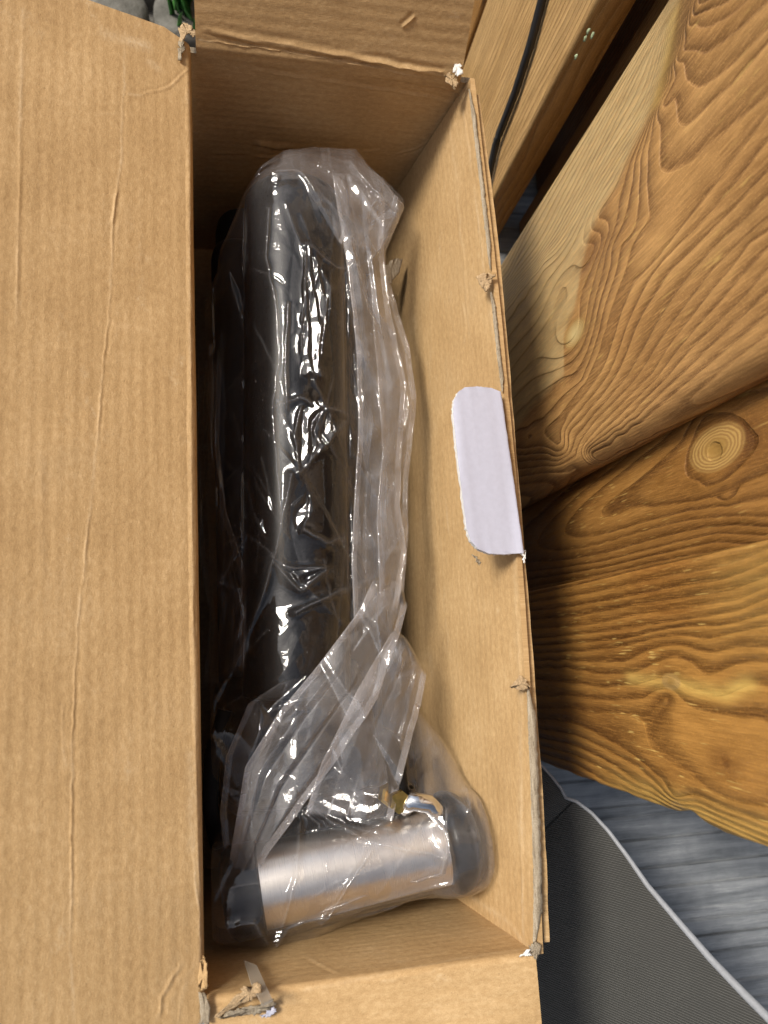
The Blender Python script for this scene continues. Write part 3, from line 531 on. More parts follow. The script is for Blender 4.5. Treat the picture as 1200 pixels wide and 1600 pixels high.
# the grey torn ply between wall and flap along the fold
def strip(name, top, w, mat, seed, zj=.0008, th=.0016):
    """uneven torn strip along a 3-D line, width w sideways (x)"""
    r = np.random.default_rng(seed); T = wiggle(top, 90, 0, seed); n = len(T); V = []; k = 5
    for i in range(n):
        ww = w*(.93+.14*r.random())*min(1, 6*min(i, n-1-i)/n+.2)
        for j in range(k): a = j/(k-1); V.append(T[i]+np.array([a*ww+r.normal(0, .00012), r.normal(0, .0003), -th*(2*a-1)**2+r.normal(0, zj*.12)]))
    return meshobj(name, V, gridfaces(n, k), mat, box)
strip('torn_ply', [P(824, 1068, .0012), P(833, 1300, .0010), P(835, 1400, .0010), P(834, 1486, .0004)], .0050, EDGE, 3)
strip('torn_ply', [P(733, 138, .0012), P(750, 280, .0008), P(766, 420, .0008)], .0030, EDGE, 4)
strip('torn_ply', [P(767, 455, 0.001), P(778, 560, 0.001), P(785, 612, 0.001)], .0028, EDGE, 5)
# white tab cut out of the wall, standing inwards over the rim
def tab():
    out = [(783, 612), (768, 606), (745, 604), (727, 605), (716, 612), (709, 626), (708, 645), (712, 690), (718, 740), (724, 790), (729, 825), (735, 845), (747, 858), (764, 865), (790, 866), (819, 864)]
    out = np.array(out, float); q = []
    for a, b in zip(out[:-1], out[1:]):
        for t in np.linspace(0, 1, 8)[:-1]: q.append(a*(1-t)+b*t)
    q.append(out[-1]); rim = [np.array([783, 612])*(1-t)+np.array([819, 864])*t for t in np.linspace(1, 0, 40)]; q += rim[1:-1]
    q = np.array(q); n = len(q); rg = np.random.default_rng(4)
    zt = lambda x, y: .004+.006*np.clip((800-x)/80, 0, 1)
    jit = rg.normal(0, .3, (n, 2)); cx = q.mean(0); V = []; F = []
    rings = [1.0, .985, .93, .8, .6, .4, .2]
    for k_, r_ in enumerate(rings):
        for i in range(n):
            c = np.array([cx[0]+(q[i, 1]-cx[1])*.13, q[i, 1]]); p_ = c+(q[i]-c)*r_+(jit[i] if k_ == 0 else 0)
            w = .00020*math.sin((p_[0]-.14*p_[1])/17*6.28/1.35)
            V.append(P(p_[0], p_[1], zt(*p_)+w+(-.0004 if k_ == 0 else 0)))
    for k_ in range(len(rings)-1):
        F += [(k_*n+i, k_*n+(i+1) % n, (k_+1)*n+(i+1) % n, (k_+1)*n+i) for i in range(n)]
    F += [tuple((len(rings)-1)*n+i for i in range(n))]; b0 = len(V); nf = len(F)
    for dz in (.002, .0042):
        for i in range(n): V.append(np.array(V[i])+np.array([rg.normal(0, .0002), rg.normal(0, .0002), -dz]))
    F += [((i+1) % n, i, b0+i, b0+(i+1) % n) for i in range(n)]+[(b0+(i+1) % n, b0+i, b0+n+i, b0+n+(i+1) % n) for i in range(n)]+[tuple(b0+n+i for i in range(n))[::-1]]
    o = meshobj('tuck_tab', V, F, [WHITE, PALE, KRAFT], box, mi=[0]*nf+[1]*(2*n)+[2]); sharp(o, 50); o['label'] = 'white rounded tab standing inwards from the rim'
tab()
def flake(name, poly, z, mat, h=.002, th=.0007, seed=0, sub=3):
    """crumpled torn scrap: pixel polygon at height z (number or list per corner), ragged outline, real thickness"""
    r = np.random.default_rng(seed); pts = []; zz = z if isinstance(z, (list, tuple)) else [z]*len(poly); m = len(poly)
    for i in range(m):
        a, b = np.array(poly[i], float), np.array(poly[(i+1) % m], float)
        for t in np.linspace(0, 1, 6)[:-1]:
            q = a*(1-t)+b*t+r.normal(0, 1.5, 2); pts.append(P(q[0], q[1], zz[i]*(1-t)+zz[(i+1) % m]*t+r.normal(0, .0003)))
    pts = np.array(pts); n = len(pts); c = pts.mean(0); pts = c+(pts-c)*.88; h = h*.15; V = []; rings = [1, .75, .45, .15]
    for k_, q in enumerate(rings):
        for i in range(n): V.append(c+(pts[i]-c)*q+np.array([0, 0, h*(1-q)*.3+r.normal(0, h*.10)*(k_ > 0)]))
    F = [(k_*n+i, k_*n+(i+1) % n, (k_+1)*n+(i+1) % n, (k_+1)*n+i) for k_ in range(3) for i in range(n)]+[tuple(3*n+i for i in range(n))]; b0 = len(V)
    V += [np.array(V[i])-np.array([0, 0, th]) for i in range(n)]; F += [((i+1) % n, i, b0+i, b0+(i+1) % n) for i in range(n)]+[tuple(b0+i for i in range(n))[::-1]]
    return meshobj(name, V, F, mat, box)
# frayed corners and nicks
flake('torn_paper', [(742, 430), (756, 424), (774, 428), (770, 438), (766, 452), (758, 458), (750, 446)], .003, TORN, .003, seed=1)
flake('torn_paper', [(794, 1074), (806, 1062), (815, 1054), (824, 1062), (832, 1074), (824, 1078), (812, 1080)], .003, TORN, .003, seed=2)
flake('torn_paper', [(708, 92), (714, 90), (722, 100), (725, 113), (716, 122), (708, 112)], .006, PALE, .003, seed=3)
flake('torn_paper', [(700, 112), (712, 116), (718, 128), (712, 142), (704, 134), (694, 120)], .002, TORN, .004, seed=4)
flake('torn_paper', [(826, 1478), (838, 1470), (848, 1478), (846, 1490), (836, 1500), (830, 1492)], .002, EDGE, .004, seed=5)
flake('torn_paper', [(808, 1494), (828, 1480), (832, 1492), (826, 1496)], .003, PALE, .001, seed=6)
flake('torn_paper', [(276, 44), (284, 36), (294, 34), (304, 40), (310, 52), (304, 58), (296, 50), (286, 58), (284, 76)], .004, TORN, .005, seed=7)
flake('torn_paper', [(280, 66), (286, 58), (289, 70), (284, 92), (278, 96), (277, 80)], .004, EDGE, .001, seed=8)
flake('torn_paper', [(318, 1488), (324, 1502), (326, 1545), (322, 1550), (312, 1552), (308, 1540), (312, 1500)], .006, KRAFT, .002, seed=9)
flake('torn_paper', [(310, 1548), (322, 1548), (330, 1580), (326, 1604), (312, 1604)], .004, EDGE, .004, seed=10)
flake('torn_paper', [(330, 1592), (352, 1572), (378, 1550), (392, 1546), (386, 1562), (362, 1578), (340, 1592)], [.004, .006, .006, .006, .005, .004, .004], TORN, .004, seed=11)
flake('torn_paper', [(372, 1542), (392, 1540), (404, 1532), (411, 1540), (408, 1552), (392, 1566), (382, 1568), (366, 1570), (376, 1556)], .009, TORN, .004, seed=12)
flake('torn_paper', [(334, 1596), (350, 1580), (372, 1576), (404, 1570), (430, 1556), (435, 1570), (424, 1578), (400, 1586), (370, 1588)], [.002, .004, .005, .006, .008, .006, .004, .003, .002], EDGE, .002, seed=13)
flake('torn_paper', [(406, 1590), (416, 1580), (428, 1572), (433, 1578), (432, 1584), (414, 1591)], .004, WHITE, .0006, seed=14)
flake('torn_paper', [(738, 866), (744, 868), (752, 880), (748, 884), (744, 876)], .001, EDGE, .0005, seed=15)
flake('torn_paper', [(602, 412), (616, 400), (630, 402), (626, 424), (610, 446), (598, 452), (596, 432)], -.12, EDGE, .004, seed=16)
flake('torn_paper', [(812, 862), (822, 858), (821, 878), (818, 880)], .003, PALE, .0006, seed=18)
tm = NB('clear_tape'); _a = tm.n('BsdfTransparent'); _b = tm.n('BsdfGlossy'); _b.inputs['Roughness'].default_value = .15; _c = tm.n('BsdfDiffuse'); _c.inputs[0].default_value = (.55, .5, .42, 1)
_m1 = tm.n('MixShader'); _m1.inputs[0].default_value = .45; tm.t.links.new(_a.outputs[0], _m1.inputs[1]); tm.t.links.new(_c.outputs[0], _m1.inputs[2])
_m2 = tm.n('MixShader'); _m2.inputs[0].default_value = .1; tm.t.links.new(_m1.outputs[0], _m2.inputs[1]); tm.t.links.new(_b.outputs[0], _m2.inputs[2]); tm.t.links.new(_m2.outputs[0], tm.out.inputs[0])
def on_near(x, y):                                               # point on the near end wall
    r = _ray((x, y)); t = (YN+.0022)/r[1]; return EYE+r*t
tp = [on_near(x, y) for x, y in ((381, 1500), (401, 1508), (412, 1532), (426, 1562), (410, 1570), (392, 1535))]
meshobj('packing_tape', tp+[p-np.array([0, .0008, 0]) for p in tp], [(0, 1, 2, 5), (5, 2, 3, 4), (6, 11, 8, 7), (11, 10, 9, 8)]+[(i, 6+i, 6+(i+1) % 6, (i+1) % 6) for i in range(6)], tm.m, box, smooth=False)

# ------------------------------------------------------------------ the wrapped machine
def black(name, rough, c=.004, sc=900, bd=.00002):
    b = NB(name); n_ = b.noise(b.obj(), sc, 3, .6); b.principled(b.ramp(n_, [(.3, (c, c, c*1.05)), (.7, (c*1.9, c*1.9, c*2.05))]), b.range(n_, .3, .7, rough-.04, rough+.05), b.bump(n_, bd), spec=.13); return b.m
BLK = black('black_painted_metal', .30); BLK2 = black('black_rubber', .55, .006); 
st = NB('brushed_steel'); _p = st.map(st.attr('cyl', True), (1, .02, .02)); _n = st.noise(_p, 2600, 2, .6)
st.principled(st.ramp(_n, [(.3, (.86, .80, .72)), (.7, (.89, .83, .75))]), st.range(_n, .3, .7, .27, .31), None, metal=1.0); st = st.m
brass = simple('brass', (.62, .42, .12), .3, .5, .2, 300, .0002, metal=1); chrome = simple('bright_steel', (.68, .69, .70), .16, .5, .1, 200, .0001, metal=1)
mach = thing('wrapped_machine', (.05, .1, FZ+TH*.1), 'black machine with long barrel and brushed steel cylinder inside clear plastic', 'machine part')
TB, TE = np.array([.036, .338, -.082]), np.array([.026, -.035, -.088]); TR = .0355
L_ = np.linalg.norm(TE-TB); prof = [(0, .001)]+[(TR*.55*(1-math.cos(a)), TR*math.sin(a)) for a in np.linspace(.15, math.pi/2, 10)]+[(L_*q, TR) for q in (.2, .4, .6, .8)]+[(L_*.985, TR), (L_*.99, TR*.9), (L_, .001)]
V, F = lathe(TB, TE, prof, 64); o = meshobj('barrel', V, F, BLK, mach); sharp(o, 40)
def rbox(name, c, sz, rot, mat, bev=.008, seg=4):
    bm = bmesh.new(); bmesh.ops.create_cube(bm, size=1); 
    for v in bm.verts: v.co = Vector((v.co.x*sz[0], v.co.y*sz[1], v.co.z*sz[2]))
    bmesh.ops.bevel(bm, geom=list(bm.edges), offset=bev, segments=seg, profile=.5, affect='EDGES')
    M_ = Matrix.Translation(Vector(c)) @ Matrix.Rotation(rot, 4, 'Z'); bm.transform(M_); V = [tuple(v.co) for v in bm.verts]; bm.verts.index_update(); F = [tuple(v.index for v in f.verts) for f in bm.faces]; bm.free()
    return meshobj(name, V, F, mat, mach)
rbox('body', (.034, .12, -.185), (.115, .46, .126), 0, BLK2, .02)
rbox('side_tank', (-.006, .10, -.135), (.040, .42, .07), 0, BLK2, .016)
V, F = lathe((-.026, -.062, -.122), (.078, -.050, -.122), [(0, .001), (0, .034), (.003, .041), (.010, .047), (.03, .050), (.075, .050), (.094, .047), (.101, .041), (.104, .034), (.1045, .001)], 72); sharp(meshobj('motor_housing', V, F, BLK, mach), 50)
rbox('base_plate', (.045, -.12, -.19), (.14, .10, .11), 0, BLK2, .012)
CA, CB = P(404, 1386, -.066), P(692, 1318, -.066); CR = .0245; ax = (CB-CA)/np.linalg.norm(CB-CA); CLn = np.linalg.norm(CB-CA)
V, F = lathe(CA, CB, [(0, .001), (0, CR-.0006), (.0006, CR)]+[(CLn*q, CR) for q in np.linspace(.05, .95, 12)]+[(CLn-.0006, CR), (CLn, CR-.0006), (CLn, .001)], 96)
_w = V-CA; _h = _w@ax; _q = np.cross(ax, [0.1, .2, 1]); _q /= np.linalg.norm(_q); _q2 = np.cross(ax, _q); th_ = np.arctan2(_w@_q2, _w@_q)
o = meshobj('steel_cylinder', V, F, st, mach, attrs={'cyl': np.stack([_h, np.cos(th_)*CR, np.sin(th_)*CR], 1)}); sharp(o, 40)
V, F = lathe(CA-ax*.021, CA+ax*.002, [(0, .001), (0, CR*.8), (.002, CR*.98), (.006, CR*1.10), (.022, CR*1.10), (.023, CR*1.02), (.0235, .001)], 64); sharp(meshobj('end_cap', V, F, BLK, mach), 40)
ER = CR*1.28
V, F = lathe(CB-ax*.001, CB+ax*.03, [(0, .001), (0, CR*1.02), (.001, CR*1.15), (.003, ER*.97), (.006, ER)]+[(.006+.017*math.sin(a), ER*(.25+.75*math.cos(a))) for a in np.linspace(.1, 1.5, 9)]+[(.0232, .001)], 64); sharp(meshobj('end_cap', V, F, BLK, mach), 50)
fb = P(622, 1250, -.052); V, F = lathe(fb-np.array([.004, -.002, .012]), fb+np.array([0, 0, .008]), [(0, .001), (0, .0075), (.006, .0075), (.0065, .0055), (.016, .0055), (.0165, .007), (.021, .007), (.0215, .001)], 6); o = meshobj('brass_fitting', V, F, brass, mach, smooth=False)
V, F = tube([P(628, 1262, -.05), P(645, 1252, -.046), P(668, 1256, -.046), P(684, 1270, -.05), P(692, 1290, -.056)], .0058, 16); meshobj('pipe_clamp', V, F, chrome, mach)
V, F = tube([P(600, 1150, -.075), P(618, 1190, -.062), P(622, 1225, -.054), P(622, 1246, -.052)], .0062, 14); meshobj('hose', V, F, BLK2, mach)
V, F = tube([P(352, 1110, -.075), P(332, 1180, -.075), P(328, 1260, -.078), P(340, 1320, -.085)], .0050, 14); meshobj('hose', V, F, BLK2, mach)
rbox('bracket', tuple(P(560, 1262, -.075)), (.075, .018, .022), .12, BLK, .004, 3)

# ------------------------------------------------------------------ clear plastic bag
def film_material(name='clear_film', f0=.046):
    b = NB(name); lw_ = b.n('LayerWeight'); lw_.inputs[0].default_value = .5; fc = lw_.outputs['Facing']
    p = b.obj(); n1 = b.noise(p, 90, 4, .6, .5); n2 = b.noise(b.map(p, (1, .3, 1), rot=(0, 0, .5)), 520, 3, .6); n3 = b.noise(p, 240, 2, .5)
    nb = b.bump(b.math('ADD', b.math('MULTIPLY', n1, 1.0), b.math('ADD', b.math('MULTIPLY', n3, .10), b.math('MULTIPLY', n2, .03))), .0005, .5)
    fr = b.math('ADD', f0, b.math('MULTIPLY', b.math('POWER', fc, 4.5), .7))
    tr = b.n('BsdfTransparent'); tr.inputs[0].default_value = (.965, .962, .965, 1); gl = b.n('BsdfGlossy'); gl.inputs['Roughness'].default_value = .05; gl.inputs[0].default_value = (1, 1, 1, 1); b.set(gl.inputs['Normal'], nb)
    df = b.n('BsdfDiffuse'); df.inputs[0].default_value = (.84, .83, .86, 1); tl = b.n('BsdfTranslucent'); tl.inputs[0].default_value = (.84, .83, .86, 1)
    dm = b.n('MixShader'); dm.inputs[0].default_value = .45; b.t.links.new(df.outputs[0], dm.inputs[1]); b.t.links.new(tl.outputs[0], dm.inputs[2])
    hz = b.math('ADD', b.math('MULTIPLY', b.attr('haze'), b.range(n1, .3, .7, .7, 1.25)), b.math('MULTIPLY', b.math('POWER', fc, 2.5), .13))
    sc = b.ramp(n2, [(.68, 0.), (.74, .16)]); hz = b.math('MULTIPLY', b.math('ADD', hz, sc), b.attr('vis')); fr = b.math('MULTIPLY', fr, b.attr('vis'))
    m1 = b.n('MixShader'); b.set(m1.inputs[0], hz); b.t.links.new(tr.outputs[0], m1.inputs[1]); b.t.links.new(dm.outputs[0], m1.inputs[2])
    m2 = b.n('MixShader'); b.set(m2.inputs[0], fr); b.t.links.new(m1.outputs[0], m2.inputs[1]); b.t.links.new(gl.outputs[0], m2.inputs[2]); b.t.links.new(m2.outputs[0], b.out.inputs[0])
    return b.m
FILM = film_material(); FILM2 = film_material('clear_film_under', .008)
GX = np.linspace(-.030, .147, 270); GY = np.linspace(-.185, .372, 850); XX, YY = np.meshgrid(GX, GY, indexing='ij'); dx = GX[1]-GX[0]
def tri_noise(n, amp, seed, stretch=(1, 1), rot=0.0):
    """piecewise flat facets: random heights on a random triangulation"""
    r = np.random.default_rng(seed); q = r.random((n, 2)); q[:, 0] = q[:, 0]*.22-.05; q[:, 1] = q[:, 1]*.62-.21
    c, s_ = math.cos(rot), math.sin(rot); Q = np.stack([(q[:, 0]*c+q[:, 1]*s_)/stretch[0], (-q[:, 0]*s_+q[:, 1]*c)/stretch[1]], 1)
    vs, es, fs, *_ = delaunay_2d_cdt([Vector(p) for p in Q], [], [], 0, 1e-9); vs = np.array([(v.x, v.y) for v in vs]); h = r.uniform(-1, 1, len(vs))*amp
    px = (XX*c+YY*s_)/stretch[0]; py = (-XX*s_+YY*c)/stretch[1]; out = np.zeros_like(XX)
    for f in fs:
        a, b, d = vs[list(f)[:3]]; den = (b[1]-d[1])*(a[0]-d[0])+(d[0]-b[0])*(a[1]-d[1])
        if abs(den) < 1e-12: continue
        lo = np.minimum(np.minimum(a, b), d); hi = np.maximum(np.maximum(a, b), d)
        mk = (px >= lo[0]) & (px <= hi[0]) & (py >= lo[1]) & (py <= hi[1])
        if not mk.any(): continue
        X_, Y_ = px[mk], py[mk]; l1 = ((b[1]-d[1])*(X_-d[0])+(d[0]-b[0])*(Y_-d[1]))/den; l2 = ((d[1]-a[1])*(X_-d[0])+(a[0]-d[0])*(Y_-d[1]))/den; l3 = 1-l1-l2
        ins = (l1 >= -1e-6) & (l2 >= -1e-6) & (l3 >= -1e-6); v_ = out[mk]; v_[ins] = (l1*h[f[0]]+l2*h[f[1]]+l3*h[f[2]])[ins]; out[mk] = v_
    return out
def seg_height(A, B, r):
    A, B = np.asarray(A), np.asarray(B); ab = B[:2]-A[:2]; t = np.clip(((XX-A[0])*ab[0]+(YY-A[1])*ab[1])/(ab@ab), 0, 1)
    d = np.hypot(XX-A[0]-t*ab[0], YY-A[1]-t*ab[1]); z = A[2]+(B[2]-A[2])*t; return np.where(d < r, z+np.sqrt(np.maximum(r*r-d*d, 0)), -.30)
obs = np.maximum.reduce([seg_height(TB-np.array([0, .030, 0]), TE, TR+.001), seg_height(CA-ax*.016, CB+ax*.008, CR*1.12), seg_height(CB+ax*.004, CB+ax*.009, ER+.001),
    seg_height((-.02, -.061, -.122), (.072, -.051, -.122), .051), np.where((abs(XX+.006) < .018) & (abs(YY-.1) < .2), -.098, -.3)])
outline = [(440, 236), (490, 227), (525, 230), (556, 236), (590, 268), (634, 318), (620, 350), (604, 388), (600, 440), (618, 490), (636, 545), (651, 612), (650, 640), (640, 720), (628, 780), (640, 825), (628, 895), (637, 945), (622, 978), (645, 1010), (666, 1050), (655, 1110), (690, 1150), (715, 1190), (735, 1232), (743, 1290), (748, 1330), (740, 1386), (690, 1400), (640, 1408), (580, 1428), (520, 1456), (470, 1488), (412, 1511), (375, 1498), (345, 1482), (330, 1440), (318, 1380), (312, 1300), (308, 1100), (302, 900), (300, 700), (303, 600), (315, 500), (330, 440), (350, 370), (375, 310), (400, 266)]
zo = {0: -.085}
def oz(x, y):
    if x < 330 and y < 1400: return -.115
    if y > 1395: return -.105
    if x > 640 and y > 1000: return -.085
    if y < 400: return -.075
    return -.095
OP = np.array([P(x, y, oz(x, y)) for x, y in outline])
def inpoly(px, py, poly):
    c = np.zeros(px.shape, bool); n = len(poly)
    for i in range(n):
        a, b = poly[i], poly[(i+1) % n]; k_ = ((a[1] > py) != (b[1] > py)) & (px < (b[0]-a[0])*(py-a[1])/(b[1]-a[1]+1e-15)+a[0]); c ^= k_
    return c
pts2 = np.stack([XX.ravel(), YY.ravel()], 1); bd, _ = polydist(pts2, np.vstack([OP[:, :2], OP[:1, :2]])); inside = inpoly(XX, YY, OP[:, :2]); bd = bd.reshape(XX.shape); sdf = np.where(inside, bd, -bd)
zb = np.zeros_like(XX); wsum = np.zeros_like(XX)
for p in OP: w_ = 1/((XX-p[0])**2+(YY-p[1])**2+1e-6)**2; zb += w_*p[2]; wsum += w_
zb /= wsum
H = np.maximum(obs, zb)
free = inside & (sdf > dx)
for it in range(1500):
    avg = .25*(np.roll(H, 1, 0)+np.roll(H, -1, 0)+np.roll(H, 1, 1)+np.roll(H, -1, 1)); Hn = np.maximum(avg, obs); H = np.where(free, Hn, zb)
for it in range(3): H = np.where(free, .25*(np.roll(H, 1, 0)+np.roll(H, -1, 0)+np.roll(H, 1, 1)+np.roll(H, -1, 1)), H)
# crumple: long facets down the barrel, small ones where the film is tight, broad ones in the loose parts
loose = np.clip((H-obs)/.015, 0, 1); fl = tri_noise(170, .0052, 3, (1, 2.0), .12)+tri_noise(560, .0026, 5, (1, 1.4), -.35)*(.4+.6*loose)+tri_noise(1500, .0006, 6, (1, 1.2), .5)
def lapw(f, q):
    l = np.abs(np.roll(f, 1, 0)+np.roll(f, -1, 0)+np.roll(f, 1, 1)+np.roll(f, -1, 1)-4*f); return np.clip(l/np.percentile(l, q), 0, 1)**1.5
FR = tri_noise(300, .0050, 21, (1, 1.8), .15)+tri_noise(900, .0018, 22, (1, 1.4), -.5); FRW = lapw(FR, 97)          # crinkle field used by the loose folds
def samp(f, x, y):
    i = np.clip((x-GX[0])/(GX[1]-GX[0]), 0, len(GX)-2.001); j = np.clip((y-GY[0])/(GY[1]-GY[0]), 0, len(GY)-2.001); a = i.astype(int); c = j.astype(int); u = i-a; v = j-c
    return (f[a, c]*(1-u)+f[a+1, c]*u)*(1-v)+(f[a, c+1]*(1-u)+f[a+1, c+1]*u)*v
tight = np.clip((H-obs)/.012, .42, 1); H = H+(fl+.0022)*tight*np.clip(sdf/.006, 0, 1)+.0012
HZ = np.zeros_like(XX)
def crease(line, h, w, z=-.05, asym=0, jit=.8, seed=0, white=.11):
    global H, HZ
    q = wiggle(line, max(3, int(len(line)*4)), jit, 500+seed); L2 = np.array([P(x, y, z)[:2] for x, y in q]); D, sd_ = polydist(pts2, L2); D = D.reshape(XX.shape); sd_ = sd_.reshape(XX.shape)
    HZ = np.maximum(HZ, white*np.exp(-(D/.00055)**2)*(sdf > 0))
    H = H+h*np.exp(-D/w)*np.clip(sdf/.003, 0, 1)+asym*sd_*np.exp(-D/(2*w))*np.clip(D/w, 0, 1)
CR_ = [([(425, 275), (470, 275), (505, 330), (540, 385), (580, 425)], .004, .003), ([(556, 236), (600, 290), (634, 318)], .003, .002), ([(530, 265), (560, 330), (602, 385)], .0035, .0025), ([(634, 318), (590, 380), (545, 415)], .003, .002),
    ([(545, 420), (560, 500), (600, 560), (612, 640)], .003, .002), ([(478, 390), (520, 415), (590, 400)], .0025, .002), ([(420, 330), (415, 400), (430, 480), (436, 560), (425, 640), (432, 720), (440, 830)], .0022, .0016), ([(450, 480), (445, 560), (448, 640)], .0015, .0012),
    ([(478, 400), (474, 480), (470, 560), (490, 590)], .0025, .0014), ([(517, 448), (500, 520), (490, 560), (502, 590)], .0022, .0016), ([(428, 640), (470, 625), (490, 640), (545, 640)], .0028, .0015), ([(470, 640), (460, 680), (466, 745), (545, 650)], .0022, .0018), ([(455, 745), (430, 870), (400, 960), (368, 1040)], .0035, .002),
    ([(355, 840), (385, 830), (350, 890), (328, 905)], .003, .002), ([(425, 870), (450, 890), (515, 888), (470, 925), (428, 880)], .0035, .0018), ([(462, 958), (520, 930), (600, 895)], .004, .002), ([(475, 830), (510, 850), (540, 838)], .003, .0018), ([(340, 905), (372, 920), (378, 960), (368, 1000)], .003, .002),
    ([(385, 1010), (330, 1100), (312, 1108)], .003, .002), ([(580, 800), (605, 850), (612, 900)], .003, .002), ([(560, 700), (600, 760), (640, 820)], .003, .002), ([(640, 830), (600, 900), (560, 960)], .003, .002),
    ([(410, 1330), (470, 1270), (500, 1290)], .0025, .0015), ([(480, 1265), (520, 1285), (580, 1310), (690, 1330)], .0028, .0018), ([(575, 1320), (540, 1370), (500, 1440)], .003, .0016), ([(470, 1290), (460, 1360), (440, 1440)], .0026, .0014), ([(430, 1500), (450, 1440), (700, 1370)], .003, .002),
    ([(640, 1230), (690, 1300), (692, 1340)], .0028, .0016), ([(735, 1232), (728, 1262), (705, 1240)], .003, .002), ([(665, 1050), (640, 1140), (612, 1280)], .003, .002), ([(350, 1440), (400, 1430), (420, 1480)], .003, .002)]
for i, (ln, h_, w_) in enumerate(CR_): crease(ln, h_*1.35, w_*1.15, seed=i)
# film shaped into stepped facets, tilted to mirror the sun at the camera as glints
AZ = np.array([math.cos(SUN_AZ), math.sin(SUN_AZ)])
def glint_facet(poly, q=.0050, tilt=19.5, seed=0):
    global H, HZ
    W2 = np.array([P(x, y, -.05)[:2] for x, y in poly]); ins = inpoly(XX, YY, W2); D, _ = polydist(pts2, np.vstack([W2, W2[:1]])); D = np.where(ins, D.reshape(XX.shape), 0); m = np.clip(D/.0009, 0, 1)
    if not ins.any(): return
    v = EYE-np.array([*W2.mean(0), -.05]); v /= np.linalg.norm(v); n = v+np.array(sdir); n /= np.linalg.norm(n)
    pl = -(n[0]*XX+n[1]*YY)/n[2]+.0009*vnoise(XX, YY, 90, 300+seed, 2); r = (H-pl)/q; fl_ = np.floor(r); fr_ = r-fl_; st = fl_+np.clip((fr_-.80)/.20, 0, 1)
    H = H*(1-m)+(pl+q*(st+.4))*m
for i, pg_ in enumerate([[(478, 385), (515, 440), (524, 470), (505, 540), (494, 602), (468, 590), (472, 480)], [(470, 640), (500, 622), (530, 662), (547, 642), (517, 690), (466, 746)], [(424, 868), (450, 890), (518, 885), (472, 924)], [(350, 885), (388, 832), (372, 882), (328, 912)],
    [(485, 1262), (560, 1236), (602, 1250), (592, 1302), (520, 1292)], [(648, 1238), (690, 1268), (694, 1302), (640, 1264)], [(422, 272), (440, 282), (432, 298), (420, 290)], [(560, 520), (580, 600), (572, 640), (552, 580)], [(455, 790), (480, 770), (492, 800), (462, 830)], [(430, 1440), (445, 1450), (436, 1490), (424, 1480)]]): glint_facet(pg_, seed=i)
rr = np.random.default_rng(77)
for k in range(75):                                               # fine stray creases, mostly along the pull of the film
    x0 = rr.uniform(320, 640); y0 = rr.uniform(300, 1400); a = rr.normal(1.45, .45) if y0 < 1000 else rr.normal(2.2, .5); L0 = rr.uniform(40, 170)
    if not inpoly(np.array([P(x0, y0, -.08)[0]]), np.array([P(x0, y0, -.08)[1]]), OP[:, :2])[0]: continue
    crease([(x0-L0/2*math.cos(a), y0-L0/2*math.sin(a)), (x0+rr.normal(0, 5), y0+rr.normal(0, 5)), (x0+L0/2*math.cos(a), y0+L0/2*math.sin(a))], rr.uniform(.0006, .0013)*rr.choice([1, 1, -1]), rr.uniform(.0010, .0022), jit=.35, seed=200+k, white=rr.uniform(.02, .10))
bag = thing('plastic_bag', (.05, .1, -.12), 'clear crinkled plastic bag wrapped around the black machine in the box', 'bag')
def film_patch(name, pts3, nu, nv, haze, parent=bag, vis=None):
    F = gridfaces(nu, nv, flip=False); hz = haze if isinstance(haze, np.ndarray) else np.full(nu*nv, haze); return meshobj(name, pts3, F, FILM, parent, attrs={'haze': hz, 'vis': vis if vis is not None else np.ones(nu*nv)})
# main sheet of film: keep the cells inside the outline, snap the rim
keep = sdf > -dx*.6
vid = -np.ones(XX.shape, int); vid[keep] = np.arange(keep.sum()); i0 = vid[:-1, :-1]; i1 = vid[1:, :-1]; i2 = vid[1:, 1:]; i3 = vid[:-1, 1:]; ok = (i0 >= 0) & (i1 >= 0) & (i2 >= 0) & (i3 >= 0)
Fm = np.stack([i0[ok], i1[ok], i2[ok], i3[ok]], 1)
edgedrop = -.006*np.clip(1-sdf/.0035, 0, 1.3)**2
Vm = np.stack([XX[keep], YY[keep], (H+edgedrop)[keep]], 1)
right = np.clip((XX-.060)/.03, 0, 1)
hz_ = (.003+(.08+.08*np.clip((YY-.0)/.05, 0, 1)-.045*np.clip((-.085-YY)/.02, 0, 1))*right+.06*np.clip((YY-.24)/.08, 0, 1)+.05*np.clip((-.085-YY)/.03, 0, 1)+HZ+.10*lapw(fl, 97.5)*(.25+.75*right))[keep]
meshobj('film', Vm, Fm, FILM, bag, attrs={'haze': hz_, 'vis': np.ones(len(Vm))})
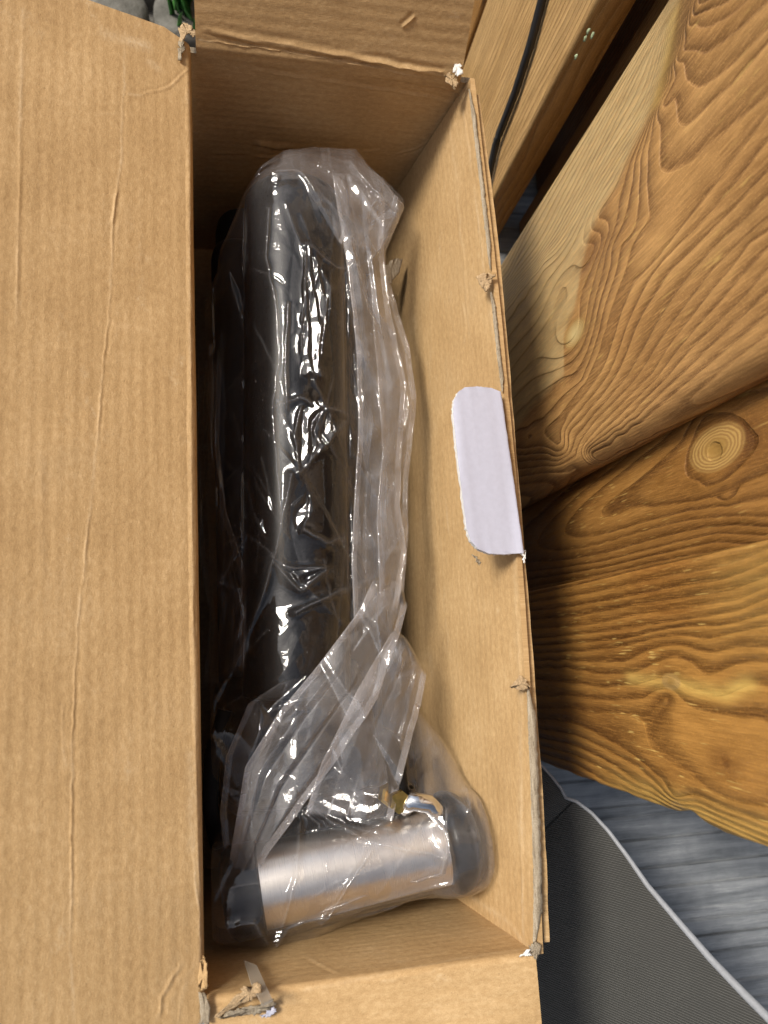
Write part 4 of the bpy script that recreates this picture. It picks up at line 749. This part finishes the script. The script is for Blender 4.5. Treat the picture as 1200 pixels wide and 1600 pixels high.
# second, lower layer of the same bag
Vm2 = np.stack([XX[keep]*1.0, YY[keep], (np.maximum(H*.5+zb*.5, obs+.0003)-.004+.6*(tri_noise(420, .003, 9, (1, 2)))+edgedrop)[keep]], 1)
meshobj('film', Vm2, Fm, FILM2, bag, attrs={'haze': (.001+.045*right)[keep], 'vis': np.ones(len(Vm))})
def ribbon(A, B, zA, zB, nu=240, nv=90, pleats=6, amp=.003, haze=.1, seed=0, lip=True, crumple=.0012, fade=30, name='film_fold'):
    """a gathered band of film between two rails; pleats run along it; edges roll under"""
    A = wiggle(A, nu, 0, 1); B = wiggle(B, nu, 0, 1); r = np.random.default_rng(seed); V = np.zeros((nu, nv, 3)); u = np.linspace(0, 1, nu); w = np.linspace(0, 1, nv)
    za = np.interp(u, np.linspace(0, 1, len(zA)), zA); zb_ = np.interp(u, np.linspace(0, 1, len(zB)), zB)
    kn = np.sort(np.concatenate([[0, 1], (np.arange(1, 2*pleats)+r.uniform(-.35, .35, 2*pleats-1))/(2*pleats)])); hv = r.uniform(.2, 1, len(kn))*np.where(np.arange(len(kn)) % 2, 1, -1)
    for i in range(nu):
        ww = np.clip(w+.03*math.sin(u[i]*7+seed)*np.sin(math.pi*w), 0, 1); prof_ = np.interp(ww, kn, hv)*amp*(.55+.45*math.sin(u[i]*5+seed))
        zz = za[i]*(1-w)+zb_[i]*w+prof_+.004*np.sin(math.pi*w)
        for j in range(nv):
            a = w[j]; q = A[i]*(1-a)+B[i]*a; V[i, j] = P(q[0], q[1], zz[j])
    ox, oy = .013*(seed % 5)-.03, .031*(seed % 4)-.05; V[:, :, 2] += samp(FR, V[:, :, 0]+ox, V[:, :, 1]+oy)*crumple/.0012*.8
    crk = samp(FRW, V[:, :, 0]+ox, V[:, :, 1]+oy)
    V[:, :, 2] += crumple*.4*vnoise(V[:, :, 0], V[:, :, 1], 60, seed+3, 2)+.4*crumple*1.4*np.abs(vnoise(V[:, :, 0]+V[:, :, 1]*.3, V[:, :, 1], 45, seed+9, 2))
    ridge = sum(np.exp(-((w-k_)/.011)**2) for k_ in kn[1:-1]); hz2 = haze*(.8+.5*vnoise(V[:, :, 0], V[:, :, 1], 55, seed+30, 2))+np.outer(.55+.45*np.sin(u*9+seed), ridge)*.14+.16*crk*min(1, haze*12)
    if lip:
        hz2 = np.concatenate([np.full((nu, 9), haze+.05), hz2, np.full((nu, 9), haze+.05)], 1)
        ex = []
        for side in (0, -1):
            e = V[:, side]; inn = V[:, 1 if side == 0 else -2]; d = e-inn; d[:, 2] = 0; d /= np.linalg.norm(d, axis=1)[:, None]+1e-9; rows = []
            for a in np.linspace(.35, math.pi, 6): rows.append(e+d*(.0009*math.sin(a))[..., None] if False else e+d*.0009*math.sin(a)+np.array([0, 0, -.0009*(1-math.cos(a))]))
            last = rows[-1]
            for k_ in (1, 2, 3): rows.append(last-d*.0010*k_+np.array([0, 0, -.0006*k_]))
            ex.append(np.stack(rows, 1))
        V = np.concatenate([ex[0][:, ::-1], V, ex[1]], 1)
    ue = np.clip(u*fade, 0, 1)*np.clip((1-u)*fade, 0, 1); ue = ue*ue*(3-2*ue); return film_patch(name, V.reshape(-1, 3), nu, V.shape[1], np.ascontiguousarray(hz2).ravel(), vis=np.repeat(ue, V.shape[1]))
# loose double strip down the right side of the barrel
ribbon([(520, 262), (545, 430), (560, 560), (562, 680), (556, 780), (552, 880), (556, 980)], [(600, 300), (598, 400), (612, 500), (634, 600), (628, 700), (622, 790), (634, 860), (618, 960)], [-.045, -.048, -.05, -.05], [-.075, -.07, -.075, -.07], pleats=2, amp=.0028, haze=.20, seed=1)
ribbon([(578, 420), (590, 560), (600, 700), (590, 820), (596, 940)], [(606, 430), (640, 540), (650, 620), (638, 740), (636, 830), (630, 930)], [-.06, -.06], [-.085, -.085], pleats=2, amp=.0024, haze=.16, seed=2)
# cowl over the end of the barrel
ribbon([(440, 240), (490, 230), (556, 238), (634, 318)], [(424, 282), (470, 284), (535, 385), (600, 390)], [-.07, -.06, -.06, -.06], [-.045, -.042, -.036, -.045], nu=120, nv=50, pleats=2, amp=.0018, haze=.09, seed=3, lip=False)
# twisted sash running down to the lower left across the housing
ribbon([(585, 905), (560, 960), (500, 1040), (440, 1110), (385, 1200), (368, 1300), (352, 1400)], [(638, 940), (625, 985), (588, 1090), (530, 1180), (470, 1260), (420, 1330), (372, 1420)], [-.042, -.035, -.035, -.035, -.04, -.06], [-.05, -.042, -.036, -.032, -.035, -.055], nu=220, nv=70, pleats=3, amp=.0028, haze=.21, seed=4)
ribbon([(446, 1062), (390, 1100), (356, 1180), (346, 1270), (352, 1330)], [(500, 1050), (440, 1120), (404, 1200), (392, 1270), (372, 1330)], [-.045, -.045, -.05, -.055], [-.036, -.036, -.042, -.05], nu=120, nv=40, pleats=1, amp=.002, haze=.012, seed=5)
# pale triangle over the fitting
ribbon([(618, 985), (560, 1080), (505, 1190), (478, 1275)], [(664, 1050), (652, 1120), (630, 1200), (610, 1285)], [-.040, -.036, -.034, -.034], [-.07, -.055, -.046, -.04], nu=140, nv=60, pleats=2, amp=.0022, haze=.20, seed=6)
# bottom lap under the steel cylinder
ribbon([(735, 1240), (746, 1330), (738, 1380), (620, 1400), (520, 1440), (420, 1500)], [(700, 1260), (700, 1330), (690, 1365), (600, 1388), (500, 1425), (405, 1450)], [-.075, -.085, -.09, -.09, -.095, -.1], [-.04, -.036, -.045, -.046, -.05, -.06], nu=160, nv=40, pleats=2, amp=.002, haze=.13, seed=7)
# wrinkled film low on the left
ribbon([(308, 560), (306, 700), (312, 860), (330, 960), (318, 1080)], [(345, 560), (340, 690), (352, 800), (385, 900), (380, 1050)], [-.11, -.11], [-.085, -.08, -.075, -.07], nu=140, nv=50, pleats=4, amp=.004, haze=.008, seed=8)

# ------------------------------------------------------------------ dark ribbed sheet with a pale hem
def sheet_material():
    b = NB('charcoal_ribbed_fabric'); uv = b.attr('uvm', True); sep = b.n('SeparateXYZ'); b.set(sep.inputs[0], uv)
    wv = b.math('SINE', b.math('MULTIPLY', sep.outputs[0], 2*math.pi/.00135)); n_ = b.noise(uv, 60, 3)
    f = b.range(wv, -1, 1, 0, 1); c = b.mix(f, (.045, .044, .040), (.092, .091, .084)); c = b.mix(b.range(n_, .3, .7, 0, .3), c, (.05, .05, .047))
    b.principled(c, .62, b.bump(wv, .0003), spec=.35); return b.m
hem = [(838, 1186), (845, 1195), (862, 1214), (877, 1233), (884, 1247), (900, 1252), (924, 1270), (950, 1298), (980, 1338), (1012, 1384), (1060, 1440), (1110, 1498), (1160, 1550), (1210, 1600), (1300, 1690)]
hz = [-.115, -.113, -.108, -.104, -.104, -.10, -.095, -.088, -.078, -.066, -.048, -.030, -.012, .005, .03]
Hm = wiggle([P(x, y, z) for (x, y), z in zip(hem, hz)], 140, 0, 1)
n = len(Hm); nv = 60; V = np.zeros((n, nv, 3)); uvs = np.zeros((n, nv, 3))
for i in range(n):
    t = i/(n-1); e = np.array([.152+.02*t, Hm[i, 1]-.06-.20*t, -.205+.06*t])
    for j in range(nv):
        w = j/(nv-1); p = Hm[i]*(1-w)+e*w; p[2] += .010*math.sin(math.pi*w)-.006*math.exp(-((t-.16)/.03)**2)*math.sin(math.pi*min(1, w*1.4)); V[i, j] = p
        uvs[i, j] = (p[1]*.9+p[0]*(.5 if t < .16 else .15), p[0], 0)
sh = thing('ribbed_sheet', (.2, -.25, GZ), 'charcoal finely ribbed sheet with pale hem beside the lower right corner', 'fabric sheet')
G = V.reshape(-1, 3); idx = np.arange(n*nv).reshape(n, nv); ring = np.concatenate([idx[:, 0], idx[-1, 1:], idx[-2::-1, -1], idx[0, -2:0:-1]]); m = len(ring)
Vs = np.concatenate([G, G+np.array([0, 0, -.0015])]); Fs = gridfaces(n, nv, flip=True).tolist()+gridfaces(n, nv, off=n*nv).tolist()+[(ring[k], ring[(k+1) % m], n*nv+ring[(k+1) % m], n*nv+ring[k]) for k in range(m)]
meshobj('fabric_panel', Vs, Fs, sheet_material(), sh, attrs={'uvm': np.concatenate([uvs.reshape(-1, 3)]*2)})
hm = simple('pale_hem', (.27, .28, .30), .5, .4, .1, 400, .0001); V, F = tube(Hm+np.array([0, 0, .0004]), np.linspace(.0008, .0030, len(Hm)), 10); meshobj('hem', V, F, hm, sh)
